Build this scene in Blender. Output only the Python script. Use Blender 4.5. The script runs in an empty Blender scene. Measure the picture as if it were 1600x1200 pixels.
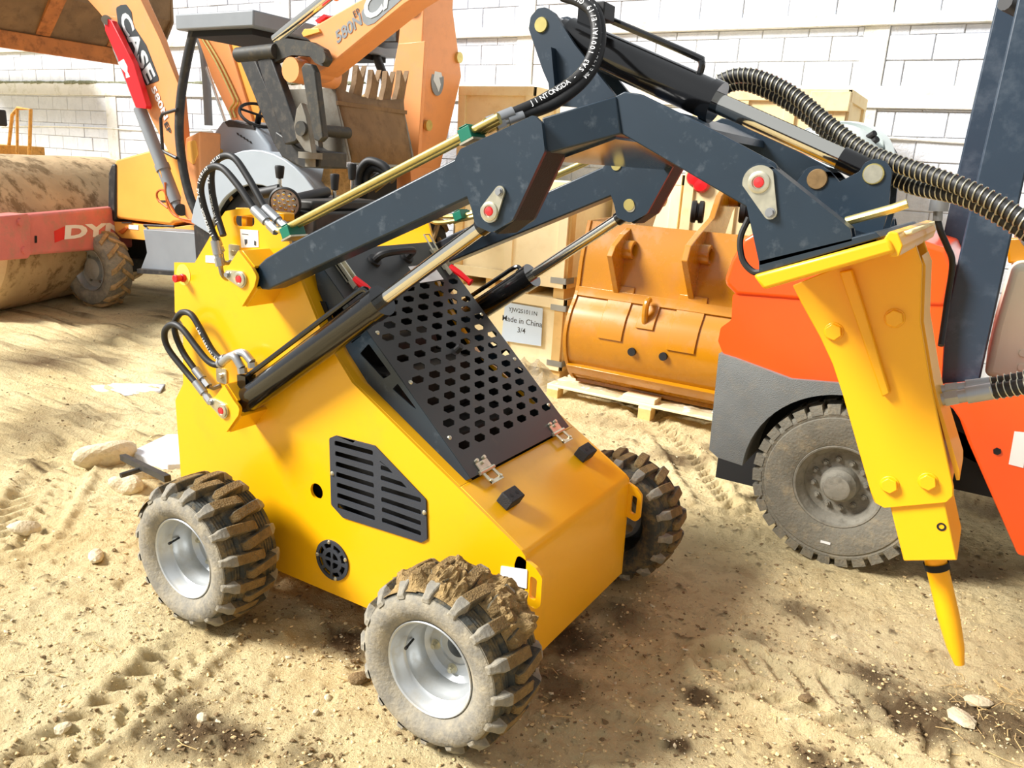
import bpy, math, random
import numpy as np
from mathutils import Vector, Matrix
from mathutils.geometry import tessellate_polygon

scene = bpy.context.scene
COL = scene.collection
random.seed(7)
rng = np.random.default_rng(11)

# ------------------------------------------------------------------ camera
# World frame: X = heading of the small loader, Y = away from the photographer,
# Z = up, metres; the near front wheel of the loader stands at x = 0, y = 0.
F_PX = 1240.6
YAW, PITCH, ROLL = math.radians(-30.335), math.radians(15.379), math.radians(3.522)
CAM = Vector((1.224, -1.674, 1.775))
FW = Vector((math.sin(YAW)*math.cos(PITCH), math.cos(YAW)*math.cos(PITCH), -math.sin(PITCH)))
_r0 = Vector((math.cos(YAW), -math.sin(YAW), 0)); _u0 = _r0.cross(FW)
RT = math.cos(ROLL)*_r0 + math.sin(ROLL)*_u0
UP = -math.sin(ROLL)*_r0 + math.cos(ROLL)*_u0
cam_data = bpy.data.cameras.new('camera')
cam_data.sensor_fit = 'HORIZONTAL'; cam_data.sensor_width = 36.0
cam_data.lens = F_PX/1600*36.0
cam_data.clip_start = 0.05; cam_data.clip_end = 500
cam = bpy.data.objects.new('camera', cam_data); COL.objects.link(cam)
M = Matrix.Identity(4)
for i in range(3):
    M[i][0] = RT[i]; M[i][1] = UP[i]; M[i][2] = -FW[i]; M[i][3] = CAM[i]
cam.matrix_world = M
scene.camera = cam

# ------------------------------------------------------------------ sky, sun, exposure
world = bpy.data.worlds.new('overcast_sky'); scene.world = world
world.use_nodes = True
bg = world.node_tree.nodes['Background']
bg.inputs[0].default_value = (0.93, 0.965, 1.0, 1); bg.inputs[1].default_value = 0.46
sun_d = bpy.data.lights.new('hazy_sun', 'SUN'); sun_d.energy = 5.8; sun_d.angle = math.radians(19)
sun_d.color = (1.0, 0.97, 0.92)
sun = bpy.data.objects.new('hazy_sun', sun_d); COL.objects.link(sun)
sun_dir = Vector((0.74, 0.58, -0.74)).normalized()          # from the left and behind the photographer
sun.rotation_euler = sun_dir.to_track_quat('-Z', 'Y').to_euler()
scene.view_settings.view_transform = 'Standard'
scene.view_settings.look = 'None'
scene.view_settings.gamma = 1.0
scene.view_settings.use_curve_mapping = False
scene.view_settings.exposure = 0.55

# ------------------------------------------------------------------ helpers
def pt(px, py, Y=None, X=None, Z=None):
    """survey helper: the point seen at photo pixel (px, py) on the plane Y=, X= or Z= of the site"""
    k = (px-800)/F_PX*RT + (600-py)/F_PX*UP + FW
    if Y is not None: t = (Y-CAM.y)/k.y
    elif X is not None: t = (X-CAM.x)/k.x
    else: t = (Z-CAM.z)/k.z
    return CAM + t*k
def xz(pix, Y):
    return [((p := pt(a, b, Y)).x, p.z) for a, b in pix]

def lin(c):
    return tuple(((v/255)/12.92 if v/255 <= .04045 else ((v/255+.055)/1.055)**2.4) for v in c)

MATS = {}
def mat(name, rgb, rough=.5, metal=0.0, dirt=None, dirt_amt=.0, scale=6.0, bump=.0, bump_scale=60., var=.06, coat=0., dirt_lo=.5, dirt_hi=.72, spec=.5, hole=None):
    """painted / rubber / wood surface: base colour with slight variation, a dirt layer and fine relief"""
    m = bpy.data.materials.new(name); m.use_nodes = True
    nt = m.node_tree; b = nt.nodes['Principled BSDF']
    L = nt.links.new
    tc = nt.nodes.new('ShaderNodeTexCoord')
    base = nt.nodes.new('ShaderNodeRGB'); c = lin(rgb); base.outputs[0].default_value = (*c, 1)
    n1 = nt.nodes.new('ShaderNodeTexNoise'); n1.inputs['Scale'].default_value = scale; n1.inputs['Detail'].default_value = 6
    L(tc.outputs['Object'], n1.inputs['Vector'])
    hv = nt.nodes.new('ShaderNodeHueSaturation')
    mr = nt.nodes.new('ShaderNodeMapRange'); mr.inputs[1].default_value = .3; mr.inputs[2].default_value = .7
    mr.inputs[3].default_value = 1-var; mr.inputs[4].default_value = 1+var
    L(n1.outputs['Fac'], mr.inputs[0]); L(mr.outputs[0], hv.inputs['Value']); L(base.outputs[0], hv.inputs['Color'])
    out = hv.outputs[0]
    if dirt:
        n2 = nt.nodes.new('ShaderNodeTexNoise'); n2.inputs['Scale'].default_value = scale*1.7; n2.inputs['Detail'].default_value = 9
        n2.inputs['Roughness'].default_value = .68
        L(tc.outputs['Object'], n2.inputs['Vector'])
        r2 = nt.nodes.new('ShaderNodeMapRange'); r2.inputs[1].default_value = dirt_lo; r2.inputs[2].default_value = dirt_hi
        r2.inputs[3].default_value = 0; r2.inputs[4].default_value = dirt_amt
        L(n2.outputs['Fac'], r2.inputs[0])
        mx = nt.nodes.new('ShaderNodeMixRGB'); mx.inputs[2].default_value = (*lin(dirt), 1)
        L(r2.outputs[0], mx.inputs[0]); L(out, mx.inputs[1]); out = mx.outputs[0]
        rr = nt.nodes.new('ShaderNodeMapRange'); rr.inputs[1].default_value = 0; rr.inputs[2].default_value = 1
        rr.inputs[3].default_value = rough; rr.inputs[4].default_value = .9
        L(r2.outputs[0], rr.inputs[0]); L(rr.outputs[0], b.inputs['Roughness'])
    else:
        b.inputs['Roughness'].default_value = rough
    L(out, b.inputs['Base Color'])
    b.inputs['Metallic'].default_value = metal
    b.inputs['Specular IOR Level'].default_value = spec
    b.inputs['Coat Weight'].default_value = coat; b.inputs['Coat Roughness'].default_value = .12
    if bump:
        n3 = nt.nodes.new('ShaderNodeTexNoise'); n3.inputs['Scale'].default_value = bump_scale; n3.inputs['Detail'].default_value = 5
        L(tc.outputs['Object'], n3.inputs['Vector'])
        bp = nt.nodes.new('ShaderNodeBump'); bp.inputs['Strength'].default_value = bump; bp.inputs['Distance'].default_value = .01
        L(n3.outputs['Fac'], bp.inputs['Height']); L(bp.outputs[0], b.inputs['Normal'])
    MATS[name] = m
    return m

class MB:
    """collects shapes; build() links them as ONE mesh object"""
    def __init__(s): s.V = []; s.F = []
    def add(s, vs, fs):
        o = len(s.V); s.V.extend([tuple(v) for v in vs]); s.F.extend([tuple(i+o for i in f) for f in fs]); return s
    def box(s, c, d, R=None):
        c = Vector(c); vs = []
        for i in (-1, 1):
            for j in (-1, 1):
                for k in (-1, 1):
                    v = Vector((i*d[0]/2, j*d[1]/2, k*d[2]/2)); vs.append(c + (R @ v if R else v))
        return s.add(vs, [(0,1,3,2),(4,6,7,5),(0,4,5,1),(2,3,7,6),(0,2,6,4),(1,5,7,3)])
    def bb(s, x0, x1, y0, y1, z0, z1):
        return s.box(((x0+x1)/2,(y0+y1)/2,(z0+z1)/2), (x1-x0,y1-y0,z1-z0))
    def plate(s, poly, o, u, v, n, t0, t1, holes=()):
        """2D polygon (with holes) in the frame o,u,v extruded along n from t0 to t1"""
        o, u, v, n = map(Vector, (o, u, v, n))
        def area(P): return sum(P[i][0]*P[(i+1)%len(P)][1]-P[(i+1)%len(P)][0]*P[i][1] for i in range(len(P)))/2
        hand = u.cross(v).dot(n) > 0
        loops = [list(poly) if area(poly) > 0 else list(poly)[::-1]]
        for h in holes: loops.append(list(h) if area(h) < 0 else list(h)[::-1])
        loops = [[(float(p[0]), float(p[1])) for p in l] for l in loops]
        flat = [p for l in loops for p in l]
        if len(loops) == 1 and convex(loops[0]):
            tris = [tuple(range(len(flat)))]
        else:
            tris = tessellate_polygon([[Vector((p[0], p[1], 0)) for p in l] for l in loops])
            fix = []
            for t in tris:
                a, b, c = (flat[i] for i in t)
                ar = (b[0]-a[0])*(c[1]-a[1])-(c[0]-a[0])*(b[1]-a[1])
                if abs(ar) < 1e-12: continue
                fix.append(t if ar > 0 else t[::-1])
            tris = fix
        N = len(flat); vs = []
        for t in (t0, t1): vs += [o + u*p[0] + v*p[1] + n*t for p in flat]
        fs = []
        for t in tris:
            top = tuple(i+N for i in t); bot = tuple(t)[::-1]
            fs += [top, bot] if hand else [top[::-1], bot[::-1]]
        k = 0
        for l in loops:
            m = len(l)
            for i in range(m):
                a, b = k+i, k+(i+1) % m
                q = (a, b, b+N, a+N)
                fs.append(q if hand else q[::-1])
            k += m
        if t1 < t0: fs = [f[::-1] for f in fs]
        return s.add(vs, fs)
    def prism(s, poly, y0, y1, holes=()):
        """polygon in the (x, z) plane extruded along Y"""
        return s.plate(poly, (0,0,0), (1,0,0), (0,0,1), (0,1,0), y0, y1, holes)
    def cyl(s, p0, p1, r0, r1=None, seg=20, cap=True):
        p0, p1 = Vector(p0), Vector(p1); r1 = r0 if r1 is None else r1
        d = (p1-p0).normalized(); a = d.orthogonal().normalized(); b = d.cross(a)
        vs = []
        for p, r in ((p0, r0), (p1, r1)):
            for i in range(seg):
                t = 2*math.pi*i/seg; vs.append(p + r*(math.cos(t)*a + math.sin(t)*b))
        fs = [(i, (i+1) % seg, seg+(i+1) % seg, seg+i) for i in range(seg)]
        if cap: fs += [tuple(range(seg))[::-1], tuple(range(seg, 2*seg))]
        return s.add(vs, fs)
    def tube(s, path, r, seg=8, closed=False, cap=True):
        P = [Vector(p) for p in path]; n = len(P); vs = []
        rr = r if isinstance(r, (list, tuple)) else [r]*n
        T = []
        for i in range(n):
            a = P[(i-1) % n] if closed or i > 0 else P[i]; b = P[(i+1) % n] if closed or i < n-1 else P[i]
            T.append((b-a).normalized())
        nrm = T[0].orthogonal().normalized()
        for i in range(n):
            if i: nrm = (nrm - T[i]*nrm.dot(T[i])).normalized()
            b = T[i].cross(nrm)
            for k in range(seg):
                t = 2*math.pi*k/seg; vs.append(P[i] + rr[i]*(math.cos(t)*nrm + math.sin(t)*b))
        fs = []
        for i in range(n if closed else n-1):
            j = (i+1) % n
            for k in range(seg):
                k2 = (k+1) % seg; fs.append((i*seg+k, i*seg+k2, j*seg+k2, j*seg+k))
        if cap and not closed: fs += [tuple(range(seg))[::-1], tuple(range((n-1)*seg, n*seg))]
        return s.add(vs, fs)
    def lathe(s, prof, o=(0,0,0), axis=(0,1,0), seg=48, closed=False):
        """profile of (radius, distance along axis)"""
        o = Vector(o); d = Vector(axis).normalized()
        a = Vector((1,0,0)) if abs(d.x) < .9 else Vector((0,0,1)); a = (a-d*a.dot(d)).normalized(); b = d.cross(a)
        vs = []
        for r, t in prof:
            r, t = float(r), float(t)
            for i in range(seg):
                g = 2*math.pi*i/seg; vs.append(o + d*t + r*(math.cos(g)*a + math.sin(g)*b))
        n = len(prof); fs = []
        for j in range(n if closed else n-1):
            j2 = (j+1) % n
            for i in range(seg):
                i2 = (i+1) % seg; fs.append((j*seg+i, j2*seg+i, j2*seg+i2, j*seg+i2))
        return s.add(vs, fs)
    def mirY(s, c):
        """mirror image about the plane y = c/2"""
        m = MB(); m.V = [(x, c-y, z) for x, y, z in s.V]; m.F = [f[::-1] for f in s.F]; return m
    def build(s, name, m, parent=None, smooth=32, bevel=0., loc=None, bseg=2):
        me = bpy.data.meshes.new(name); me.from_pydata(s.V, [], s.F); me.update()
        if smooth:
            me.polygons.foreach_set('use_smooth', [True]*len(me.polygons)); me.set_sharp_from_angle(angle=math.radians(smooth))
        me.materials.append(m if not isinstance(m, str) else MATS[m])
        o = bpy.data.objects.new(name, me); COL.objects.link(o)
        if loc is not None: o.location = loc
        adopt(o, parent)
        if bevel:
            b = o.modifiers.new('bevel', 'BEVEL'); b.width = bevel; b.segments = bseg; b.limit_method = 'ANGLE'; b.angle_limit = math.radians(40)
            b.harden_normals = False
        return o
def convex(P):
    sgn = 0; n = len(P)
    for i in range(n):
        a, b, c = P[i], P[(i+1) % n], P[(i+2) % n]
        z = (b[0]-a[0])*(c[1]-b[1])-(b[1]-a[1])*(c[0]-b[0])
        if abs(z) < 1e-12: continue
        if sgn and (z > 0) != (sgn > 0): return False
        sgn = 1 if z > 0 else -1
    return True
def adopt(o, parent):
    if parent is None: return
    o.parent = parent
    if parent.type == 'EMPTY':
        o.matrix_parent_inverse = Matrix.Translation(-Vector(parent['base'])) if 'base' in parent else Matrix.Identity(4)
def thing(name, label, cat, base, group=None):
    o = bpy.data.objects.new(name, None); COL.objects.link(o); o.location = base; o['base'] = tuple(base)
    o.empty_display_size = .1
    return tag(o, label, cat, group)
def tag(o, label, cat, group=None, kind=None):
    if label: o['label'] = label
    if cat: o['category'] = cat
    if group: o['group'] = group
    if kind: o['kind'] = kind
    return o
def struct(o):
    o['kind'] = 'structure'; return o
def like(o, name, parent, loc=None, rot=None):
    """another piece with the same mesh"""
    c = o.copy(); c.name = name; COL.objects.link(c)
    if loc is not None: c.location = loc
    if rot is not None: c.rotation_euler = rot
    c.parent = parent
    return c
def arc(cx, cy, r, a0, a1, n):
    return [(cx+r*math.cos(math.radians(a0+(a1-a0)*i/n)), cy+r*math.sin(math.radians(a0+(a1-a0)*i/n))) for i in range(n+1)]
def rounded(poly, r, n=5):
    """2D polygon with rounded corners; r one radius or one per corner"""
    out = []; N = len(poly)
    for i in range(N):
        p = Vector((*poly[i],)); a = Vector((*poly[i-1],)); b = Vector((*poly[(i+1) % N],))
        ri = r[i] if isinstance(r, (list, tuple)) else r
        if not ri: out.append((p.x, p.y)); continue
        da, db = (a-p), (b-p); la, lb = da.length, db.length; da.normalize(); db.normalize()
        ang = da.angle(db); d = min(ri/math.tan(ang/2), la*.48, lb*.48)
        s0, s1 = p+da*d, p+db*d
        for k in range(n+1):
            t = k/n; q = s0*(1-t)**2 + p*2*t*(1-t) + s1*t*t; out.append((q.x, q.y))
    return out
def spline(P, n=8):
    """Catmull-Rom through the points"""
    P = [Vector(p) for p in P]; Q = [P[0]*2-P[1]] + P + [P[-1]*2-P[-2]]; out = []
    for i in range(1, len(Q)-2):
        for k in range(n):
            t = k/n; a, b, c, d = Q[i-1:i+3]
            out.append(.5*((2*b)+(c-a)*t+(2*a-5*b+4*c-d)*t*t+(3*b-a-3*c+d)*t**3))
    out.append(P[-1]); return out
_TXT = {}
def text_geo(txt, bold=0.0):
    key = (txt, bold)
    if key not in _TXT:
        cu = bpy.data.curves.new('lettering', 'FONT'); cu.body = txt; cu.offset = bold; cu.resolution_u = 3; cu.fill_mode = 'FRONT'
        ob = bpy.data.objects.new('lettering', cu); COL.objects.link(ob)
        dg = bpy.context.evaluated_depsgraph_get(); me = bpy.data.meshes.new_from_object(ob.evaluated_get(dg))
        vs = [(v.co.x, v.co.y) for v in me.vertices]; fs = [tuple(p.vertices) for p in me.polygons]
        bpy.data.objects.remove(ob); bpy.data.curves.remove(cu); bpy.data.meshes.remove(me)
        _TXT[key] = (vs, fs)
    return _TXT[key]
def text_mb(txt, o, u, v, height, width=None, bold=0.0, shear=0., mb=None, center=False):
    """flat lettering: o = lower left corner, u = reading direction, v = up"""
    vs, fs = text_geo(txt, bold)
    xs = [a for a, b in vs]; ys = [b for a, b in vs]
    x0, x1, y0, y1 = min(xs), max(xs), min(ys), max(ys)
    o, u, v = Vector(o), Vector(u).normalized(), Vector(v).normalized()
    sy = height/(y1-y0); sx = sy if width is None else width/(x1-x0)
    off = -(x1-x0)*sx/2 if center else 0
    mb = mb or MB()
    mb.add([o + u*(off+(a-x0)*sx + (b-y0)*sy*shear) + v*((b-y0)*sy) for a, b in vs], fs)
    return mb
def text_along(txt, path, size, out, mb=None, start=0., spacing=.72, flip=False, r=.0):
    """letters one by one along a path, standing off the path by r towards out"""
    mb = mb or MB(); P = [Vector(p) for p in path]
    if flip: P = P[::-1]
    cum = [0.]
    for a, b in zip(P, P[1:]): cum.append(cum[-1]+(b-a).length)
    s = start
    for ch in txt:
        if ch != ' ':
            i = max(k for k in range(len(cum)) if cum[k] <= s+1e-9)
            if i >= len(P)-1: break
            t = (s-cum[i])/(cum[i+1]-cum[i]); p = P[i].lerp(P[i+1], t); u = (P[i+1]-P[i]).normalized()
            n = Vector(out); n = (n-u*n.dot(u)).normalized(); v = n.cross(u)
            vs, fs = text_geo(ch, .01)
            mb.add([p + n*r + u*(a*size) + v*((b-.35)*size) for a, b in vs], fs)
        s += size*spacing
    return mb
def bolt(mb, p, n, r, h, seg=6):
    p, n = Vector(p), Vector(n).normalized(); mb.cyl(p, p+n*h, r, seg=seg); return mb

# numpy value noise
def vnoise(x, y, seed):
    xi = np.floor(x).astype(np.int64); yi = np.floor(y).astype(np.int64); xf = x-xi; yf = y-yi
    def h(a, b):
        n = (a*374761393 + b*668265263 + seed*1442695041) & 0xffffffff
        n = ((n ^ (n >> 13))*1274126177) & 0xffffffff
        n = (n ^ (n >> 16)) & 0xffff
        return n/65535.0
    u = xf*xf*(3-2*xf); v = yf*yf*(3-2*yf)
    return (h(xi, yi)*(1-u)+h(xi+1, yi)*u)*(1-v) + (h(xi, yi+1)*(1-u)+h(xi+1, yi+1)*u)*v
def fbm(x, y, seed, oct=4, gain=.5):
    s = 0; a = 1; t = 0
    for o in range(oct):
        s = s + a*vnoise(x*2**o+17*o, y*2**o-9*o, seed+o); t += a; a *= gain
    return s/t*2-1
def rock_mb(c, r, seed, sub=2, sq=(1,1,.7), rough=.28):
    """an irregular stone"""
    import bmesh
    bm = bmesh.new(); bmesh.ops.create_icosphere(bm, subdivisions=sub, radius=1)
    R = random.Random(seed); ph = [(R.uniform(-1,1), R.uniform(-1,1), R.uniform(-1,1), R.uniform(1.2,3.4), R.uniform(0,6)) for _ in range(6)]
    rot = R.uniform(0, 6.28); mb = MB(); vs = []
    for v in bm.verts:
        n = v.co.copy(); d = 1+sum(math.sin((n.x*a+n.y*b+n.z*q)*f+p) for a, b, q, f, p in ph)*rough/2.2
        x, y, z = n.x*d*sq[0]*r, n.y*d*sq[1]*r, n.z*d*sq[2]*r
        vs.append((c[0]+x*math.cos(rot)-y*math.sin(rot), c[1]+x*math.sin(rot)+y*math.cos(rot), c[2]+z))
    mb.add(vs, [tuple(v.index for v in f.verts) for f in bm.faces]); bm.free()
    return mb

# ------------------------------------------------------------------ materials
MUD = (150, 118, 78)
mat('loader_yellow', (242, 178, 6), .34, dirt=(176, 132, 60), dirt_amt=.22, scale=2.5, var=.02, dirt_lo=.55, dirt_hi=.8, coat=.3)
mat('breaker_yellow', (244, 176, 4), .42, var=.02, scale=3, coat=.15)
mat('slate_paint', (26, 43, 57), .42, dirt=(112, 122, 132), dirt_amt=.4, scale=11, var=.06, dirt_lo=.57, dirt_hi=.8, coat=.1)
mat('black_plate', (52, 54, 55), .42, dirt=(120, 112, 100), dirt_amt=.4, scale=5, var=.08, dirt_lo=.6, dirt_hi=.85)
mat('grille_black', (50, 54, 62), .6, var=.08, bump=.2, bump_scale=400)
mat('black_gloss', (13, 13, 14), .16, var=.05, coat=.6)
mat('black_rubber', (24, 24, 25), .55, var=.1)
mat('rubber_block', (32, 32, 34), .75, var=.1, bump=.3, bump_scale=200)
mat('chrome', (225, 222, 212), .12, metal=1, var=.02)
mat('zinc', (205, 200, 178), .36, metal=.85, var=.15, scale=40)
mat('yellow_zinc', (205, 190, 120), .35, metal=.75, var=.1, scale=30)
mat('steel', (150, 150, 148), .35, metal=.85, var=.1)
mat('rim_silver', (186, 190, 192), .34, metal=.45, dirt=(160, 145, 112), dirt_amt=.45, scale=7, var=.06)
mat('tyre_dusty', (128, 124, 114), .85, dirt=(182, 170, 144), dirt_amt=.75, scale=9, var=.14, bump=.35, bump_scale=90, dirt_lo=.42, dirt_hi=.72)
mat('tyre_tread', (58, 60, 56), .8, dirt=(140, 118, 74), dirt_amt=.8, scale=9, var=.16, bump=.4, bump_scale=90, dirt_lo=.45, dirt_hi=.68)
mat('lug_muddy', (128, 104, 64), .95, dirt=(96, 82, 56), dirt_amt=.8, scale=24, var=.25, bump=1.0, bump_scale=160)
mat('mud', (156, 130, 86), .97, dirt=(104, 84, 52), dirt_amt=.75, scale=22, var=.3, bump=1.0, bump_scale=120, dirt_lo=.45, dirt_hi=.65)
mat('dried_mud', (176, 146, 100), .95, dirt=(120, 96, 62), dirt_amt=.8, scale=10, var=.25, bump=1.0, bump_scale=60)
mat('red_plastic', (214, 16, 26), .35, var=.05)
mat('red_dot', (226, 40, 44), .5, var=.1)
mat('green_clamp', (0, 108, 84), .45, var=.08)
mat('sticker_white', (238, 238, 238), .5, var=.02)
mat('sticker_blue', (205, 222, 240), .5, var=.03)
mat('ink', (58, 60, 66), .6, var=.05)
mat('white_paint', (236, 236, 232), .5, dirt=(190, 180, 160), dirt_amt=.3, var=.04)
mat('letter_white', (240, 240, 238), .55, var=.03)
mat('dark_inside', (16, 16, 17), .8, var=.1)
mat('engine', (60, 58, 54), .55, metal=.3, var=.3, scale=20)
mat('case_orange', (228, 152, 92), .42, dirt=(190, 134, 96), dirt_amt=.4, scale=3, var=.05, coat=.1)
mat('case_yellow', (240, 174, 78), .4, var=.03, coat=.1)
mat('case_grey', (128, 134, 140), .5, var=.05)
mat('case_dark', (36, 37, 38), .5, dirt=(110, 100, 84), dirt_amt=.35, scale=8, var=.1)
mat('case_fender', (158, 168, 178), .4, var=.03)
mat('bucket_rust', (122, 96, 64), .8, dirt=(88, 68, 46), dirt_amt=.8, scale=4, var=.2, bump=.4, bump_scale=40)
mat('bucket_edge', (184, 112, 48), .65, dirt=(94, 60, 34), dirt_amt=.85, scale=5, var=.2)
mat('bucket_steel', (120, 116, 106), .55, metal=.3, dirt=(96, 84, 66), dirt_amt=.7, scale=6, var=.15)
mat('cast_grey', (54, 54, 51), .6, metal=.3, dirt=(104, 94, 76), dirt_amt=.6, scale=10, var=.15)
mat('decal_grey', (126, 132, 136), .45, var=.2, scale=5)
mat('decal_silver', (206, 212, 214), .4, var=.1, scale=8)
mat('decal_dark', (40, 50, 54), .5, var=.1)
mat('roller_red', (216, 122, 114), .6, dirt=(178, 138, 116), dirt_amt=.75, scale=4, var=.1, bump=.2)
mat('drum_mud', (196, 170, 130), .93, dirt=(118, 94, 56), dirt_amt=.85, scale=2.6, var=.16, bump=.8, bump_scale=14, dirt_lo=.5, dirt_hi=.6)
mat('rail_yellow', (206, 154, 70), .6, dirt=(120, 84, 46), dirt_amt=.7, scale=14, var=.15)
mat('lift_orange', (252, 84, 20), .32, var=.03, coat=.3)
mat('lift_grey', (122, 126, 126), .7, dirt=(150, 142, 124), dirt_amt=.4, scale=8, var=.08, bump=.5, bump_scale=220)
mat('lift_mast', (36, 52, 68), .45, dirt=(96, 108, 120), dirt_amt=.35, scale=4, var=.05)
mat('lift_cream', (240, 236, 214), .45, var=.03)
mat('lift_tyre', (122, 118, 106), .9, dirt=(164, 150, 122), dirt_amt=.7, scale=8, var=.15, bump=.5, bump_scale=80)
mat('lift_hub', (132, 128, 116), .75, dirt=(84, 78, 66), dirt_amt=.8, scale=10, var=.15, bump=.3)
mat('lift_red', (150, 22, 20), .45, var=.1)
mat('amber_paint', (176, 116, 5), .26, var=.04, dirt=(152, 92, 4), dirt_amt=.35, scale=3, coat=.6)
mat('pine', (246, 230, 188), .7, dirt=(228, 200, 146), dirt_amt=.5, scale=3, var=.05)
mat('pine_dark', (218, 182, 116), .7, dirt=(184, 140, 80), dirt_amt=.5, scale=6, var=.08)
mat('plywood', (240, 218, 168), .75, dirt=(226, 188, 122), dirt_amt=.6, scale=5, var=.06)
mat('galvanised', (168, 170, 172), .4, metal=.8, var=.1)
mat('wrap', (226, 222, 210), .2, var=.05)
mat('block_white', (222, 227, 236), .88, dirt=(186, 192, 202), dirt_amt=.45, scale=5, var=.04, bump=.6, bump_scale=50)
mat('mortar', (214, 212, 206), .95, dirt=(168, 164, 152), dirt_amt=.6, scale=8, var=.08, bump=.6, bump_scale=60)
mat('ledge_plaster', (230, 230, 226), .9, dirt=(176, 176, 150), dirt_amt=.6, scale=4, var=.06, bump=.5, bump_scale=40, dirt_lo=.52, dirt_hi=.7)
mat('moss', (118, 122, 96), .95, dirt=(190, 190, 176), dirt_amt=.8, scale=14, var=.2, bump=1., bump_scale=60)
mat('stone', (206, 192, 160), .9, dirt=(160, 140, 104), dirt_amt=.6, scale=20, var=.12, bump=.6, bump_scale=70)
mat('clod', (124, 102, 70), .97, var=.3, scale=30, bump=.8, bump_scale=120)
mat('lens', (204, 182, 166), .3, var=.3, scale=60)
mat('mirror_shell', (186, 194, 192), .35, var=.05)
mat('orange_rubber', (196, 96, 30), .5, var=.1)
mw = MATS['wrap']; mw.node_tree.nodes['Principled BSDF'].inputs['Transmission Weight'].default_value = .75
mw.node_tree.nodes['Principled BSDF'].inputs['Alpha'].default_value = .55
# ================================================================== the ground
def axis(fine0, fine1, step, lo, hi, grow=1.16, top=.5):
    a = list(np.arange(fine0, fine1, step)); s = step; x = a[0]; left = []
    while x > lo: s = min(s*grow, top); x -= s; left.append(x)
    s = step; x = a[-1]; right = []
    while x < hi: s = min(s*grow, top); x += s; right.append(x)
    return np.array(left[::-1]+a+right)
GX = axis(-2.7, 2.1, .0125, -26, 16, 1.10); GY = axis(-.75, 3.0, .0125, -6, 9, 1.10)
def seg_dist(x, y, P):
    """distance to a polyline, arc length along it and signed side"""
    best = np.full(x.shape, 1e9); sl = np.zeros(x.shape); side = np.zeros(x.shape); acc = 0
    for (ax, ay), (bx, by) in zip(P, P[1:]):
        dx, dy = bx-ax, by-ay; L = math.hypot(dx, dy)
        t = np.clip(((x-ax)*dx+(y-ay)*dy)/L**2, 0, 1); d = np.hypot(x-ax-t*dx, y-ay-t*dy)
        m = d < best; best = np.where(m, d, best); sl = np.where(m, acc+t*L, sl)
        side = np.where(m, np.sign((x-ax)*dy-(y-ay)*dx)*d, side); acc += L
    return best, sl, side
def gpath(pix, n=6):
    return [(p.x, p.y) for p in spline([pt(a, b, Z=0) for a, b in pix], n)]
TRACKS = [  # wheel prints pressed in the soft sand (photo survey of their centre lines), half width, pitch
    (gpath([(60, 1190), (200, 1090), (330, 980), (380, 900)]), .10, .085),
    (gpath([(1150, 1040), (1260, 1080), (1380, 1130), (1480, 1200)]), .15, .10),
    (gpath([(20, 840), (120, 700), (200, 600), (230, 520)]), .16, .10),
    (gpath([(90, 480), (180, 560), (250, 640)]), .16, .12),
    (gpath([(960, 600), (1050, 690), (1120, 780)]), .12, .09),
]
DARK = [(300, 1140, .20, .8), (360, 1150, .12, .8), (540, 1005, .14, .9), (560, 1000, .08, .9), (70, 565, .55, .75), (150, 560, .4, .7), (470, 1180, .1, .5),  # dark soil patches; beside loader nose and forklift they paint in shade
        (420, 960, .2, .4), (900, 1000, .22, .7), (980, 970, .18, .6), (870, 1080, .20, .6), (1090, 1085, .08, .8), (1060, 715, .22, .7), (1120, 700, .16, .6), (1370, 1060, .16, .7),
        (1430, 1110, .22, .8), (1560, 1130, .3, .7), (1280, 1190, .1, .7), (40, 680, .5, .5), (110, 650, .5, .5), (1240, 955, .14, .6), (640, 1060, .05, .8), (250, 455, .4, .7), (1560, 800, .5, .6), (1520, 900, .3, .4), (1060, 1165, .05, .8), (950, 660, .3, .3), (1350, 1110, .1, .5), (1180, 1000, .08, .5)]
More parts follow.
